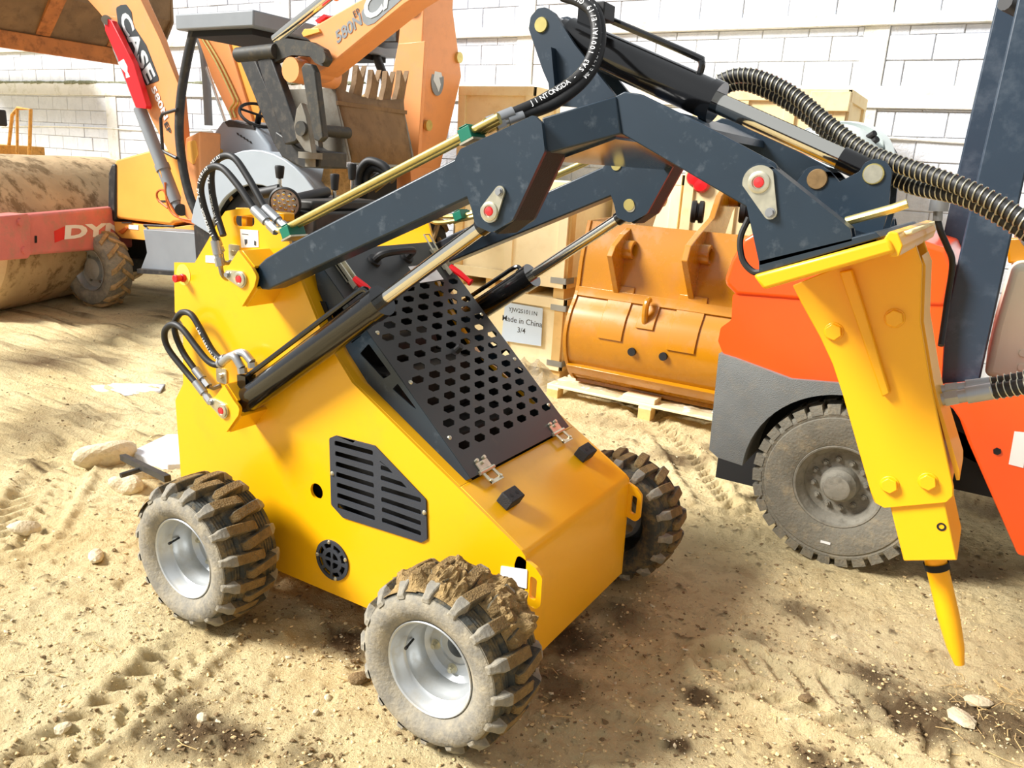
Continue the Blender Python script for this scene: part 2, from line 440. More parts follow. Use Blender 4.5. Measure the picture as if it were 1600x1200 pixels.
def ground_fields(x, y):
    z = .030*fbm(x*.9, y*.9, 3, 3) + .020*fbm(x*3.1, y*3.1, 21, 4, .6) + .017*fbm(x*15, y*15, 5, 4, .68)
    z = z + .012*np.maximum(0, fbm(x*9, y*9, 40, 3)-.25) + .026*np.maximum(0, fbm(x*26+3, y*26, 66, 3, .6)-.2) - .024*np.maximum(0, fbm(x*21-3, y*13, 88, 3, .6)-.25)
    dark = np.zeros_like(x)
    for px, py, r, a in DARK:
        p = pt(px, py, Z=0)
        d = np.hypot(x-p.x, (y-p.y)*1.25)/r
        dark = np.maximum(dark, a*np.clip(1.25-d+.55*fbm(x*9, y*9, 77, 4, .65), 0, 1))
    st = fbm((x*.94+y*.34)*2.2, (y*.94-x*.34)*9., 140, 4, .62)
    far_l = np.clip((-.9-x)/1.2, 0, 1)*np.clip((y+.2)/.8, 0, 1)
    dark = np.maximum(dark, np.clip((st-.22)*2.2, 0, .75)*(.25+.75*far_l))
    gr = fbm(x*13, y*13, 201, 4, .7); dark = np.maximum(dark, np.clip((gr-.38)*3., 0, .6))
    z = z + .022*far_l*st
    rough = np.clip(dark*1.4, 0, 1)
    z = z + rough*(.022*fbm(x*24, y*24, 9, 3, .7)+.006)
    for P, hw, pitch in TRACKS:
        d, s, side = seg_dist(x, y, P)
        inside = np.clip((hw-d)/.02, 0, 1); rim = np.exp(-((d-hw-.03)/.025)**2)
        ph = (s + np.abs(side)*.75 + (side > 0)*pitch*.5)/pitch; w = ph-np.floor(ph)
        bars = np.clip((np.abs(w-.5)-.20)/.06, 0, 1)*np.clip((np.abs(side)-.012)/.02, 0, 1)
        z = z*(1-.55*inside) - .026*inside*bars - .006*inside + .020*rim*(d > hw*.8)
    # firm ground right under the machines' wheels
    for cx, cy, sx, sy in [(0,.14,.2,.22),(-1.144,.14,.2,.22),(0,1.45,.2,.22),(-1.144,1.45,.2,.22)]:
        w = np.exp(-(((x-cx)/sx)**4+((y-cy)/sy)**4)); z = z*(1-w) + w*(-.004)
    w = 1/(1+np.exp((y-4.6)*4)); z = z*np.clip(w+.25, 0, 1)
    return z, dark
def ground_z(x, y):
    return float(ground_fields(np.array([[x]]), np.array([[y]]))[0][0, 0])
def make_ground():
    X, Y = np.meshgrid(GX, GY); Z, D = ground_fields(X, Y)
    nx, ny = len(GX), len(GY)
    co = np.stack([X, Y, Z], -1).reshape(-1, 3).astype(np.float32)
    i = (np.arange(ny-1)[:, None]*nx + np.arange(nx-1)[None, :]).ravel()
    q = np.stack([i, i+1, i+1+nx, i+nx], 1).astype(np.int32)
    me = bpy.data.meshes.new('floor'); me.vertices.add(len(co)); me.vertices.foreach_set('co', co.ravel())
    me.loops.add(q.size); me.loops.foreach_set('vertex_index', q.ravel()); me.polygons.add(len(q))
    me.polygons.foreach_set('loop_start', np.arange(0, q.size, 4, dtype=np.int32)); me.update(calc_edges=True)
    me.polygons.foreach_set('use_smooth', np.ones(len(q), bool))
    at = me.attributes.new('damp_shade', 'FLOAT', 'POINT'); at.data.foreach_set('value', D.ravel().astype(np.float32))  # dark soil plus the shade painted in by DARK
    m = bpy.data.materials.new('sandy_earth'); m.use_nodes = True; nt = m.node_tree; b = nt.nodes['Principled BSDF']; L = nt.links.new
    tc = nt.nodes.new('ShaderNodeTexCoord')
    def noise(s, det=8, r=.6):
        n = nt.nodes.new('ShaderNodeTexNoise'); n.inputs['Scale'].default_value = s; n.inputs['Detail'].default_value = det; n.inputs['Roughness'].default_value = r
        L(tc.outputs['Object'], n.inputs['Vector']); return n
    def rng_(src, a, b_, c, d):
        n = nt.nodes.new('ShaderNodeMapRange'); 
        for k, v in enumerate((a, b_, c, d)): n.inputs[k+1].default_value = v
        L(src, n.inputs[0]); return n.outputs[0]
    def mix(f, c1, c2):
        n = nt.nodes.new('ShaderNodeMixRGB')
        L(f, n.inputs[0])
        for k, c in ((1, c1), (2, c2)):
            if isinstance(c, tuple): n.inputs[k].default_value = (*lin(c), 1)
            else: L(c, n.inputs[k])
        return n.outputs[0]
    c = mix(rng_(noise(1.1, 6).outputs['Fac'], .35, .65, 0, 1), (250, 231, 182), (236, 212, 158))
    c = mix(rng_(noise(7, 9, .7).outputs['Fac'], .5, .75, 0, .7), c, (200, 168, 116))
    c = mix(rng_(noise(26, 8, .7).outputs['Fac'], .56, .74, 0, .8), c, (140, 108, 70))
    c = mix(rng_(noise(70, 4, .6).outputs['Fac'], .62, .72, 0, .6), c, (246, 232, 200))
    a = nt.nodes.new('ShaderNodeAttribute'); a.attribute_name = 'damp_shade'
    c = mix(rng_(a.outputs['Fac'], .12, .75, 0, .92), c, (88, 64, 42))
    L(c, b.inputs['Base Color']); b.inputs['Roughness'].default_value = .95; b.inputs['Specular IOR Level'].default_value = .15
    bp = nt.nodes.new('ShaderNodeBump'); bp.inputs['Strength'].default_value = 1.0; bp.inputs['Distance'].default_value = .035
    L(noise(45, 9, .72).outputs['Fac'], bp.inputs['Height'])
    L(bp.outputs[0], b.inputs['Normal'])
    me.materials.append(m)
    o = bpy.data.objects.new('floor', me); COL.objects.link(o)
    struct(o); o['label'] = 'sandy earth yard with wheel prints and patches of dark soil and painted shade'
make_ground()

# ================================================================== white block wall
WY = 6.0                       # face of the wall
LEAN = -0.036                  # the yard slopes a little against the wall
def wall():
    core = MB(); x0, x1 = -30.3, 4.5
    core.bb(x0, x1, WY+.006, WY+.25, -.1, 4.6)
    w = core.build('wall_back', 'mortar'); struct(w); w['label'] = 'white painted concrete block wall behind the machines'
    # pilasters and projecting bands
    def band(z0, z1, out, m, name, xa=x0, xb=x1):
        return MB().bb(xa, xb, WY-out, WY+.05, z0, z1).build(name, m, w, bevel=.006)
    band(3.07, 3.165, .05, 'ledge_plaster', 'ledge'); band(2.42, 2.60, .035, 'ledge_plaster', 'tie_beam')
    PIL = [(-25.1, .26), (-21.5, .26), (-17.85, .26), (-14.2, .26), (-10.55, .26), (-6.9, .26), (-3.35, .2), (.05, .2), (3.4, .2)]
    for px_, wd in PIL:
        MB().bb(px_-wd/2, px_+wd/2, WY-.02, WY+.05, 0, 2.42).build('pilaster', 'ledge_plaster', w, bevel=.006)
        MB().bb(px_-wd/2, px_+wd/2, WY-.02, WY+.05, 2.6, 3.07).build('pilaster', 'ledge_plaster', w, bevel=.006)
        MB().bb(px_-wd/2, px_+wd/2, WY-.02, WY+.05, 3.165, 4.6).build('pilaster', 'ledge_plaster', w, bevel=.006)
    m = MB(); rr = random.Random(4)
    for k in range(60):
        xx = -17+k*.19
        if abs(xx+14.2) < .3: continue
        m.cyl((xx, WY-.02, 2.605), (xx+.26, WY-.02, 2.605+rr.uniform(0, .01)), rr.uniform(.012, .035), rr.uniform(.01, .03), seg=7)
    mo = m.build('moss_growth', 'moss', w); mo['kind'] = 'stuff'
    # hollow blocks laid in running bond between the bands
    blocks = []; H = .2; Lb = .4; j = .009
    rows = [(z, 0) for z in np.arange(0, 2.41, H)] + [(z, 1) for z in (2.60, 2.80)] + [(2.995, 2)] + [(z, 0) for z in np.arange(3.165, 4.5, H)]
    for ri, (z, kind) in enumerate(rows):
        h = H if kind != 2 else .075
        if z < 2.42 and z+h > 2.42: h = 2.42-z
        xx = x0 + (ri % 2)*.2
        while xx < x1:
            a, b = xx, xx+Lb; xx += Lb
            cuts = [(a, b)]
            for px_, wd in PIL:
                n = []
                for c, d in cuts:
                    if d <= px_-wd/2 or c >= px_+wd/2: n.append((c, d)); continue
                    if c < px_-wd/2: n.append((c, px_-wd/2))
                    if d > px_+wd/2: n.append((px_+wd/2, d))
                cuts = n
            for c, d in cuts:
                if d-c > .05: blocks.append((c+j/2, d-j/2, z+j/2, z+h-j/2))
    # the ones that show largest are objects of their own
    def vis(b):
        p = Vector(((b[0]+b[1])/2, WY, (b[2]+b[3])/2))-CAM; d = p.dot(FW)
        u, v = 800+F_PX*p.dot(RT)/d, 600-F_PX*p.dot(UP)/d
        ok = -20 < u < 1620 and -15 < v < 420
        hide = (720 < u < 1140 and v > 200) or (u < 170 and v > 235) or (170 < u < 460 and v > 260) or (u > 1500 and v > 330) or (460 < u < 720 and v > 290)
        return (b[1]-b[0])*(b[3]-b[2])/d**2 if ok and not hide else 0
    blocks.sort(key=vis, reverse=True)
    def bmb(mb, b, r):
        o = r.uniform(0, .008)
        return mb.bb(b[0], b[1], WY-.004-o, WY+.06, b[2], b[3])
    r = random.Random(9)
    for b in blocks[:300]: bmb(MB(), b, r).build('concrete_block', 'block_white', w, smooth=0, bevel=.004, bseg=1)
    rest = MB()
    for b in blocks[300:]: bmb(rest, b, r)
    o = rest.build('concrete_blocks', 'block_white', w, smooth=0); o['kind'] = 'stuff'
    # thin cables strung along the wall
    for pix in ([(0, 198), (60, 197), (140, 199), (250, 205), (330, 204)], [(1375, 215), (1440, 219), (1505, 223), (1590, 224)]):
        MB().tube(spline([pt(a, b, WY-.02) for a, b in pix], 6), .010, 6).build('cable', 'ledge_plaster', w)
wall()
# unseen wall added on the right to keep sky light off the loader nose
wr = struct(MB().bb(3.5, 3.7, -7, 6, -.1, 3.0).build('wall_blocker', mat('blocker_grey', (118, 114, 108), .9, var=.06, bump=.3)))
wr['label'] = 'unseen grey wall added on the right to block sky light'
# corner of a low roof seen under the raised shovel
a = pt(70, 66, 5.6); ro = MB()
ro.bb(a.x-3.2, a.x, 4.9, 5.6, a.z-.02, a.z+.03).bb(a.x-3.2, a.x, 4.88, 4.92, a.z-.06, a.z+.10)
struct(ro.build('trim_1', 'case_grey'))['label'] = 'grey metal eave of a low roof at the wall'
# ================================================================== the small yellow loader
YS, YF, YC2 = .367, 1.215, 1.582         # body side planes, mirror sum
ld = thing('compact_loader', 'small yellow wheeled loader with raised dark arms and perforated black hood', 'loader', (-.6, .79, 0))
def both(mb, name, m, parent=ld, **k):
    a = mb.build(name, m, parent, **k); b = mb.mirY(YC2).build(name, m, parent, **k); return a, b

# ---- body -----------------------------------------------------------
grille = rounded(xz([(516,684),(526,680),(587,696),(667,780),(669,842),(660,847),(537,808),(519,788)], YS), .012)
slots = []
for i in range(7):
    a0 = (523+.8*i, 692+16.3*i); a1 = (583+.5*i, 708+17*i)
    slots.append([(a0[0], a0[1]-4), (a1[0], a1[1]-4), (a1[0], a1[1]+4), (a0[0], a0[1]+4)])
for x0, y0, x1, y1 in [(595,730,616,737),(595,746,638,760),(596,763,658,782),(596,780,658,801),(597,796,658,818),(597,812,658,834)]:
    slots.append([(x0, y0-4), (x1 if x1 > 650 else x1-10, y1-4 if x1 > 650 else y1-7), (x1, y1+4), (x0, y0+4)])
slots = [rounded(xz(s, YS-.005), .008, 3) for s in slots]
def shrink(poly, k):
    cx = sum(p[0] for p in poly)/len(poly); cz = sum(p[1] for p in poly)/len(poly)
    return [(cx+(p[0]-cx)*k, cz+(p[1]-cz)*k) for p in poly]
VC = (-.716, .28)
circ = lambda c, r, n=24: [(c[0]+r*math.cos(2*math.pi*i/n), c[1]+r*math.sin(2*math.pi*i/n)) for i in range(n)]
side = xz([(272,410),(304,411),(324,377),(341,346),(352,330),(372,326),(400,326),(432,334),(447,360),(467,432),(500,512),(522,552),(550,598)], YS)
side += [(.103,.580),(.118,.565),(.124,.545),(.13,.135),(-1.545,.135),(-1.60,.30),(-1.602,.42)]
side += xz([(274,625),(286,600),(286,507),(273,487)], YS)
handle_slot = rounded(xz([(364,337),(397,335),(398,354),(366,353)], YS), .02)
near = MB().prism(side, YS, YS+.012, holes=[shrink(grille, .93), circ(VC, .074), circ((-.798,.541), .032), handle_slot])
far = MB().prism(side, YS, YS+.012).mirY(YC2)
sp = near.build('side_panel', 'loader_yellow', ld, smooth=0); far.build('side_panel', 'loader_yellow', ld, smooth=0)
# folded nose, lower slope and belly between the side panels
E1 = Vector((.864, 0, -.503)); N1 = Vector((.503, 0, .864))
crease = [(.13,.135),(.124,.545),(.118,.565),(.103,.580)]
top_s = (-.152,.731)
nose = crease + [top_s] + [(p[0]-.01*.503, p[1]-.01*.864) for p in (top_s, (.10,.580))] + [(.110,.560),(.114,.545),(.12,.135)]
MB().prism(nose, YS+.012, YF-.012).build('nose_panel', 'loader_yellow', ld, smooth=40, bevel=.002)
edge = xz([(467,432),(500,512),(522,552),(550,598)], YS) + [top_s]
strip = edge + [(p[0]-.012, p[1]-.008) for p in edge[::-1]]
for y0, y1 in ((YS+.012, YS+.085), (YF-.085, YF-.012)):
    MB().prism(strip, y0, y1).build('hood_rim', 'loader_yellow', ld, bevel=.002)
MB().bb(-1.5, .11, YS+.012, YF-.012, .135, .145).build('belly_plate', 'loader_yellow', ld)
MB().bb(-1.50,-1.49, YS+.012, YF-.012, .145, 1.3).build('rear_panel', 'loader_yellow', ld)
MB().bb(-1.43,-.95, YS+.012, YF-.012, 1.30, 1.315).build('top_deck', 'loader_yellow', ld, bevel=.003)
eng = MB().bb(-1.1,-.35,.5,1.08,.2,.8).bb(-.95,-.55,.55,1.03,.8,1.0).cyl((-.3,.6,.5),(-.3,1.0,.5),.12).cyl((-.75,.62,1.05),(-.75,.95,1.05),.07).cyl((-.6,.5,.85),(-.35,.5,.7),.04)
eng.build('engine', 'engine', ld, bevel=.01)
bay = [(.09,.16),(.09,.52),(-.16,.70),(-.60,.96),(-.72,1.1),(-.80,1.26),(-1.46,1.26),(-1.46,.16)]
MB().prism(bay, YS+.05, YS+.054).prism(bay, YF-.054, YF-.05).bb(-1.46,-1.45,.42,1.16,.16,1.28).bb(-1.45,.09,.42,1.16,.16,.165).build('dark_bay_liner', 'dark_inside', ld, smooth=0)  # dark sheets added so the bay looks shaded through the holes
# side grille, round vent, screws
gr = MB().prism(grille, YS-.006, YS-.0005, holes=slots).build('side_grille', 'grille_black', ld, bevel=.001, bseg=1)
MB().prism(grille, YS-.006, YS-.0005).mirY(YC2).build('side_grille', 'grille_black', ld)
for p in [(519,740),(663,801)]:
    q = pt(*p, YS-.006); MB().lathe([(.0001,-.006),(.006,-.005),(.009,0)], q, (0,1,0), 12).build('screw', 'zinc', gr)
vh = [[(VC[0]+r*math.cos(a), VC[1]+r*math.sin(a)) for r, a in [(.05, a0+t) for t in np.linspace(.08, .62, 5)]+[(.068, a0+t) for t in np.linspace(.64, .06, 5)]] for a0 in [k*math.pi/4 for k in range(8)]]
vh += [[(VC[0]+r*math.cos(a), VC[1]+r*math.sin(a)) for r, a in [(.012, a0+.3), (.012, a0+1.2)]+[(.034, a0+t) for t in np.linspace(1.35, .2, 5)]] for a0 in [k*math.pi/2 for k in range(4)]]
vent = MB().prism(circ(VC, .082, 32), YS-.006, YS-.0005, holes=vh).build('round_vent', 'grille_black', ld)
for a in (1.75, .35, -1.3, 3.1):
    MB().lathe([(.0001,-.006),(.006,-.005),(.008,0)], (VC[0]+.074*math.cos(a), YS-.006, VC[1]+.074*math.sin(a)), (0,1,0), 10).build('screw', 'zinc', vent)
# tie-down eyes on the nose corners
for y in (YS+.002, YF-.014):
    o = [(.08,.52),(.09,.565),(.16,.535),(.185,.51),(.187,.41),(.17,.39),(.14,.40),(.11,.41)]
    MB().prism(rounded(o, .02, 4), y-.002, y+.014, holes=[rounded([(.142,.505),(.168,.497),(.168,.418),(.142,.425)], .012, 4)]).build('tie_down_eye', 'loader_yellow', ld, bevel=.003)
q = pt(805,897,YS-.001); MB().prism(rounded(xz([(783,884),(824,890),(823,920),(781,908)], YS-.002), .004), YS-.003, YS-.0015).build('sticker', 'sticker_white', ld)
# red isolator key and its yellow sticker, label plates at the rear top corner
a = pt(288,434,YS); kx = MB().cyl(a, a+Vector((0,-.015,0)), .018, seg=6).cyl(a+Vector((0,-.015,0)), a+Vector((0,-.045,0)), .013, .017, 8)
ring = circ((a.x-.004, a.z+.012), .042, 24)
rk = MB().prism(ring, YS-.0015, YS-.0003).build('round_sticker', mat('pale_yellow', (250, 226, 90), .5), ld)
kx.build('isolator_key', 'red_plastic', ld, bevel=.003)
MB().prism(rounded(xz([(321,399),(343,400),(344,412),(321,410)], YS-.002), .003), YS-.002, YS-.0005).build('sticker', 'sticker_white', ld)
lab = MB().prism(xz([(375,358),(403,360),(404,386),(377,387)], YS-.002), YS-.002, YS-.0005).build('warning_label', 'sticker_white', ld)
MB().prism(xz([(382,374),(386,374),(386,380),(383,383)], YS-.003), YS-.0035, YS-.0025).prism(xz([(397,376),(400,377),(400,384),(397,383)], YS-.003), YS-.0035, YS-.0025).prism(xz([(378,365),(388,366),(388,367),(378,366)], YS-.003), YS-.0035, YS-.0025).build('print', 'ink', lab, smooth=0)
# yellow post and rail behind the handle slot
MB().bb(-1.22,-1.19,.41,.44,1.31,1.55).bb(-1.24,-.98,.40,.45,1.53,1.56).build('console_rail', 'loader_yellow', ld, bevel=.004)

# ---- perforated hood cover -------------------------------------------
cb, ct = Vector((-.142, 0, .748)), Vector((-.872, 0, 1.432))
cv = (ct-cb); CL = cv.length; cv.normalize(); cn = Vector((-cv.z, 0, cv.x)); cn = cn if cn.z > 0 else -cn
c0, c1 = .424, 1.145; CWd = c1-c0
holes = []
for i in range(15):
    v = .115+i*.0478
    n = 7; off = .05 if i % 2 else 0.
    for k in range(n):
        uu = .075+off+k*.0985
        if uu > CWd-.05 or (v > .70 and uu < .15) or (v > .74 and uu < .3): continue
        holes.append([(uu-.034, v), (uu-.020, v+.0145), (uu+.020, v+.0145), (uu+.034, v), (uu+.020, v-.0145), (uu-.020, v-.0145)])
hood = MB().plate([(0,0),(CWd,0),(CWd,CL),(0,CL)], cb+Vector((0,c0,0)), (0,1,0), cv, cn, -.003, .002, holes)
hd = hood.build('hood_cover', 'black_plate', ld, smooth=0)
# wedge-shaped side skirts with three cut-outs
sk = [(cb.x, cb.z), (cb.x-.02, cb.z-.012), (-.60, .995), (-.69, 1.09), (-.79, 1.22), (-.84, 1.30), (ct.x, ct.z)]
def onskirt(t, s):      # t along the cover, s depth below it
    p = cb+cv*t - cn*s; return (p.x, p.z)
sh = [rounded([onskirt(.30,.018), onskirt(.42,.022), onskirt(.42,.055), onskirt(.33,.03)], .004, 2),
      rounded([onskirt(.46,.022), onskirt(.60,.026), onskirt(.60,.085), onskirt(.47,.062)], .006, 2),
      rounded([onskirt(.64,.028), onskirt(.78,.03), onskirt(.78,.10), onskirt(.65,.09)], .006, 2)]
skm = MB().prism(sk, c0-.002, c0+.002, holes=sh)
for y in (0, 1):
    (skm if not y else MB().prism(sk, c0-.002, c0+.002, holes=sh).mirY(c0+c1)).build('hood_skirt', 'slate_paint', hd, smooth=0)
def onc(u, v, h=0.): return cb + Vector((0, c0+u, 0)) + cv*v + cn*h
for u, v in [(.03,.16),(.03,.40),(CWd-.03,.12),(CWd-.03,.36),(.04,.62),(CWd-.03,.6)]:
    MB().lathe([(.0001,.006),(.006,.005),(.009,.0)], onc(u, v, .002), cn, 12).build('screw', 'zinc', hd)
MB().cyl(onc(.38,.47,.0), onc(.38,.47,.03), .016, .012, 10).build('breather_plug', 'black_rubber', hd)
# bow handle
hp = spline([onc(.28,.93,0), onc(.285,.925,.045), onc(.33,.915,.07), onc(.43,.915,.07), onc(.475,.925,.045), onc(.48,.93,0)], 6)
MB().tube(hp, .015, 10).cyl(onc(.28,.93,0), onc(.28,.93,.012), .028).cyl(onc(.48,.93,0), onc(.48,.93,.012), .028).build('handle', 'black_rubber', hd)
# warning sticker
st = MB().plate([(0,0),(.16,0),(.16,.085),(0,.085)], onc(.45,.80,.003), (0,1,0), cv, cn, 0, .001).build('hood_sticker', 'sticker_white', hd)
MB().plate([(0,0),(.06,0),(.06,.03),(0,.03)], onc(.53,.845,.0042), (0,1,0), cv, cn, 0, .0008).build('sticker_patch', 'red_dot', st)
# toggle latches with red grips
for u, s in ((.075, 1), (CWd-.05, 1)):
    b = onc(u, .86, .0)
    lm = MB(); R_ = Matrix((Vector((0,1,0)), cv, cn)).transposed()
    lm.box(onc(u,.90,.012), (.034,.11,.012), R_); lm.box(onc(u-.014,.87,.022), (.006,.12,.02), R_); lm.box(onc(u+.014,.87,.022), (.006,.12,.02), R_)
    lm.tube([onc(u-.018,.94,.02), onc(u-.018,1.02,.03), onc(u+.018,1.02,.03), onc(u+.018,.94,.02)], .004, 6)
    la = lm.build('toggle_latch', 'zinc', hd)
    MB().tube([onc(u,.84,.03), onc(u+.004,.79,.045), onc(u+.012,.735,.055)], [.014,.014,.011], 8).cyl(onc(u+.012,.735,.055), onc(u+.013,.728,.057), .016, seg=10).build('latch_grip', 'red_plastic', la)
# hinges at the lower edge and rubber buffers below them
for u in (.095, .625):
    h = MB(); R_ = Matrix((Vector((0,1,0)), E1, N1)).transposed()
    k0 = onc(u, 0, .004)
    h.cyl(k0+Vector((0,-.045,0)), k0+Vector((0,.045,0)), .008, seg=10)
    for du in (-.03, .03): h.box(k0+Vector((0,du,0))+E1*.028+N1*.0, (.014,.052,.004), R_)
    h.box(k0+E1*.05, (.074,.014,.004), R_)
    for du in (-.028, 0, .028): h.cyl(onc(u+du*.8, .03+abs(du)*.5, .0), onc(u+du*.8, .03+abs(du)*.5, .014), .007, seg=8)
    h.box(onc(u, .022, .005), (.07,.03,.004), Matrix((Vector((0,1,0)), cv, cn)).transposed())
    for du in (-.029, .029): h.cyl(k0+Vector((0,du,0))+E1*.044, k0+Vector((0,du,0))+E1*.044+N1*.008, .006, seg=8)
    h.build('hinge', 'zinc', ld)
for y in (.497, 1.075):
    base = Vector((-.035, y, .6655)); R_ = Matrix((Vector((0,1,0)), E1, N1)).transposed()
    rb = MB().box(base+N1*.022, (.085,.052,.044), R_).build('rubber_buffer', 'rubber_block', ld, bevel=.004)
    for du in (-.018, .018): MB().cyl(base+Vector((0,du,0))+N1*.044, base+Vector((0,du,0))+N1*.0452, .007, seg=10).build('bolt_hole', 'dark_inside', rb)

# ---- wheels ------------------------------------------------------------
RW = .29; TW = .27
def tread_r(y): t = (y-TW/2)/(TW/2); return .268-.020*t*t-.012*t**6
tp = [(.150,.040),(.156,.030),(.165,.020),(.185,.006),(.208,.000),(.232,.004),(.243,.011),(.2435,.014),(.246,.014),(.250,.024)]
for k in range(4): tp += [(.253,.030+.012*k),(.2545,.034+.012*k),(.2505,.0365+.012*k),(.2505,.0395+.012*k)]
prof = tp + [(tread_r(y), y) for y in np.linspace(.085, TW-.085, 8)] + [(r, TW-t) for r, t in tp[::-1]]
tyre_mb = MB().lathe(prof, seg=72)
def lug_mb(long):
    n = 11; vs = []; W = .0185
    for i in range(n+1):
        t = i/n; y = .002+(.178-.002)*t
        sweep = .015+.085*(y/.19)**1.4
        r0 = min(tread_r(max(y, .03)), .256 if y < .05 else 9)-.006 - (.010 if i == 0 else 0)
        top = .2905-.012*((y-TW/2)/(TW/2))**2 - .030*max(0, 1-y/.04)
        if i == n: top -= .012
        w = W*(1.0 if 1 < i < n else .72)
        for s, r in ((-1.3, r0), (-1, top), (1, top), (1.3, r0)):
            a = sweep + s*w/.28
            vs.append((r*math.sin(a), y, r*math.cos(a)))
    fs = []
    for i in range(n):
        for k in range(3): a = i*4+k; fs.append((a, a+1, a+5, a+4))
    fs += [(3,2,1,0), (n*4, n*4+1, n*4+2, n*4+3)]
    return MB().add(vs, fs)
def mirrored_lug(mb): m = mb.mirY(TW); return m
rim_prof = [(.156,.028),(.1575,.024),(.155,.021),(.150,.024),(.147,.034),(.138,.044),(.136,.066),(.128,.074),(.126,.098),(.115,.110),(.112,.150),(.095,.166),(.060,.166),(.058,.172),(.036,.172),(.036,.215),(.0001,.215)]
rim_mb = MB().lathe(rim_prof, seg=56)
nut_mb = MB().cyl((0,.166,0),(0,.152,0),.0125,seg=6).cyl((0,.152,0),(0,.146,0),.008,seg=10).cyl((0,.167,0),(0,.164,0),.018,seg=14)
hub_mb = MB().lathe([(.0001,.19),(.02,.19),(.034,.2),(.036,.215)], seg=20)
valve_mb = MB().cyl((-.118,.10,.02),(-.108,.055,.02),.004,seg=8).cyl((-.108,.055,.02),(-.106,.045,.02),.0055,seg=8)
NL = 16
def wheel(x, mirror, rot, muddy):
    f = (lambda m: m.mirY(0)) if mirror else (lambda m: m)
    loc = (x, YC2 if mirror else 0, RW)
    ty = f(tyre_mb).build('tyre', 'tyre_dusty', ld, smooth=30, loc=loc)
    ty.data.materials.append(MATS['tyre_tread'])
    for p in ty.data.polygons:
        if math.hypot(p.center.x, p.center.z) > .2475 or abs(p.center.y) > .16: p.material_index = 1
    first = None
    for side_ in (0, 1):
        base = lug_mb(True); base = mirrored_lug(base) if side_ else base
        proto = f(base).build('tread_lug', 'lug_muddy', ty, smooth=40, bevel=.003, bseg=1)
        proto.data.materials.append(MATS['tyre_dusty']); proto.data.materials.append(MATS['tyre_tread'])
        for p in proto.data.polygons:
            if p.index < 9 or p.index == 33: p.material_index = 1
            elif p.index < 33 and p.index % 3 != 1: p.material_index = 2
        proto.rotation_euler = (0, rot+side_*math.pi/NL, 0)
        for k in range(1, NL):
            like(proto, 'tread_lug', ty, rot=(0, rot+2*math.pi*k/NL+side_*math.pi/NL, 0))
    rm = f(rim_mb).build('rim', 'rim_silver', ld, smooth=40, loc=loc)
    np_ = None
    for k in range(5):
        a = 2*math.pi*k/5+.5+rot
        m = MB(); m.V = [(v[0]+.078*math.cos(a), v[1], v[2]+.078*math.sin(a)) for v in nut_mb.V]; m.F = nut_mb.F
        f(m).build('lug_nut', 'zinc', rm)
    f(hub_mb).build('hub', 'dark_inside', rm); f(valve_mb).build('valve_stem', 'black_rubber', rm)
    MB().cyl((x, .2 if not mirror else YC2-.2, RW), (x, .40 if not mirror else YC2-.40, RW), .05).build('axle', 'dark_inside', ld)
    return ty
w_front = wheel(0, False, .35, True); w_rear = wheel(-1.144, False, .12, False)
wheel(0, True, .2, False); wheel(-1.144, True, .5, False)
# earth caked on the tread of the near front wheel
def mud_sheet(cx, a0, a1, y0, y1, h, seed, lump=1.):
    na, ny = 34, 18; vs = []; fs = []
    for i in range(na+1):
        for j in range(ny+1):
            a = a0+(a1-a0)*i/na; y = y0+(y1-y0)*j/ny
            e = min(i, na-i)/na*7; g = min(j, ny-j)/ny*6
            n = float(fbm(np.array([a*7.3]), np.array([y*23.]), seed, 4, .62)[0])
            k = max(0, min(1, e))*max(0, min(1, g))
            hh = h*(.55+n*1.25*lump)*k - .008
            a2 = a + .05*float(fbm(np.array([y*30.]), np.array([a*4.]), seed+7, 2)[0])
            r = .278-.02*((y-TW/2)/(TW/2))**2 + hh
            vs.append((cx+r*math.sin(a2), y, RW+r*math.cos(a2)))
    for i in range(na):
        for j in range(ny): q = i*(ny+1)+j; fs.append((q, q+1, q+ny+2, q+ny+1))
    return MB().add(vs, fs)
MB.join = lambda s, o: s.add(o.V, o.F)
mc = mud_sheet(0, .30, 1.15, .09, .285, .040, 5).join(mud_sheet(0, -.25, .32, .02, .25, .026, 15, 1.6)).join(mud_sheet(0, -.85, -.2, .015, .2, .022, 25, 1.8))
o = mc.build('mud_cake', 'mud', w_front, smooth=0, loc=(0, 0, -RW)); 
o.location = (0, 0, -RW)
mcr = mud_sheet(0, -1.1, -.6, .0, .12, .016, 33, 1.8)
o = mcr.build('mud_cake', 'mud', w_rear, smooth=0, loc=(0, 0, -RW))

# ---- pivot brackets welded to the sides ----------------------------------
def bracket(pix, web, low):
    P = xz(pix, .24); mb = MB().prism(rounded(P, [.002,.004,.02,.02,.002,.004]), .232, .246)
    W = xz(web, .24); Q = xz(low, .24)
    for a, b in list(zip(W, W[1:]))+list(zip(Q, Q[1:])):
        d = Vector((b[0]-a[0], b[1]-a[1])); d.normalize(); n = (-d.y*.006, d.x*.006)
        mb.prism([(a[0]+n[0], a[1]+n[1]), (b[0]+n[0], b[1]+n[1]), (b[0]-n[0], b[1]-n[1]), (a[0]-n[0], a[1]-n[1])], .244, YS+.001)
    return mb
both(bracket([(375,391),(396,418),(404,432),(400,448),(381,479),(353,426)], [(396,418),(376,393),(355,426)], [(400,450),(382,478)]), 'arm_bracket', 'loader_yellow', bevel=.0025)
both(bracket([(353,601),(369,627),(377,637),(375,648),(356,675),(332,628)], [(369,627),(353,602),(334,628)], [(375,649),(357,674)]), 'cylinder_bracket', 'loader_yellow', bevel=.0025)
def gusset_box(pix, y0=.246, y1=YS):
    return MB().prism(xz(pix, .30), y0, y1)
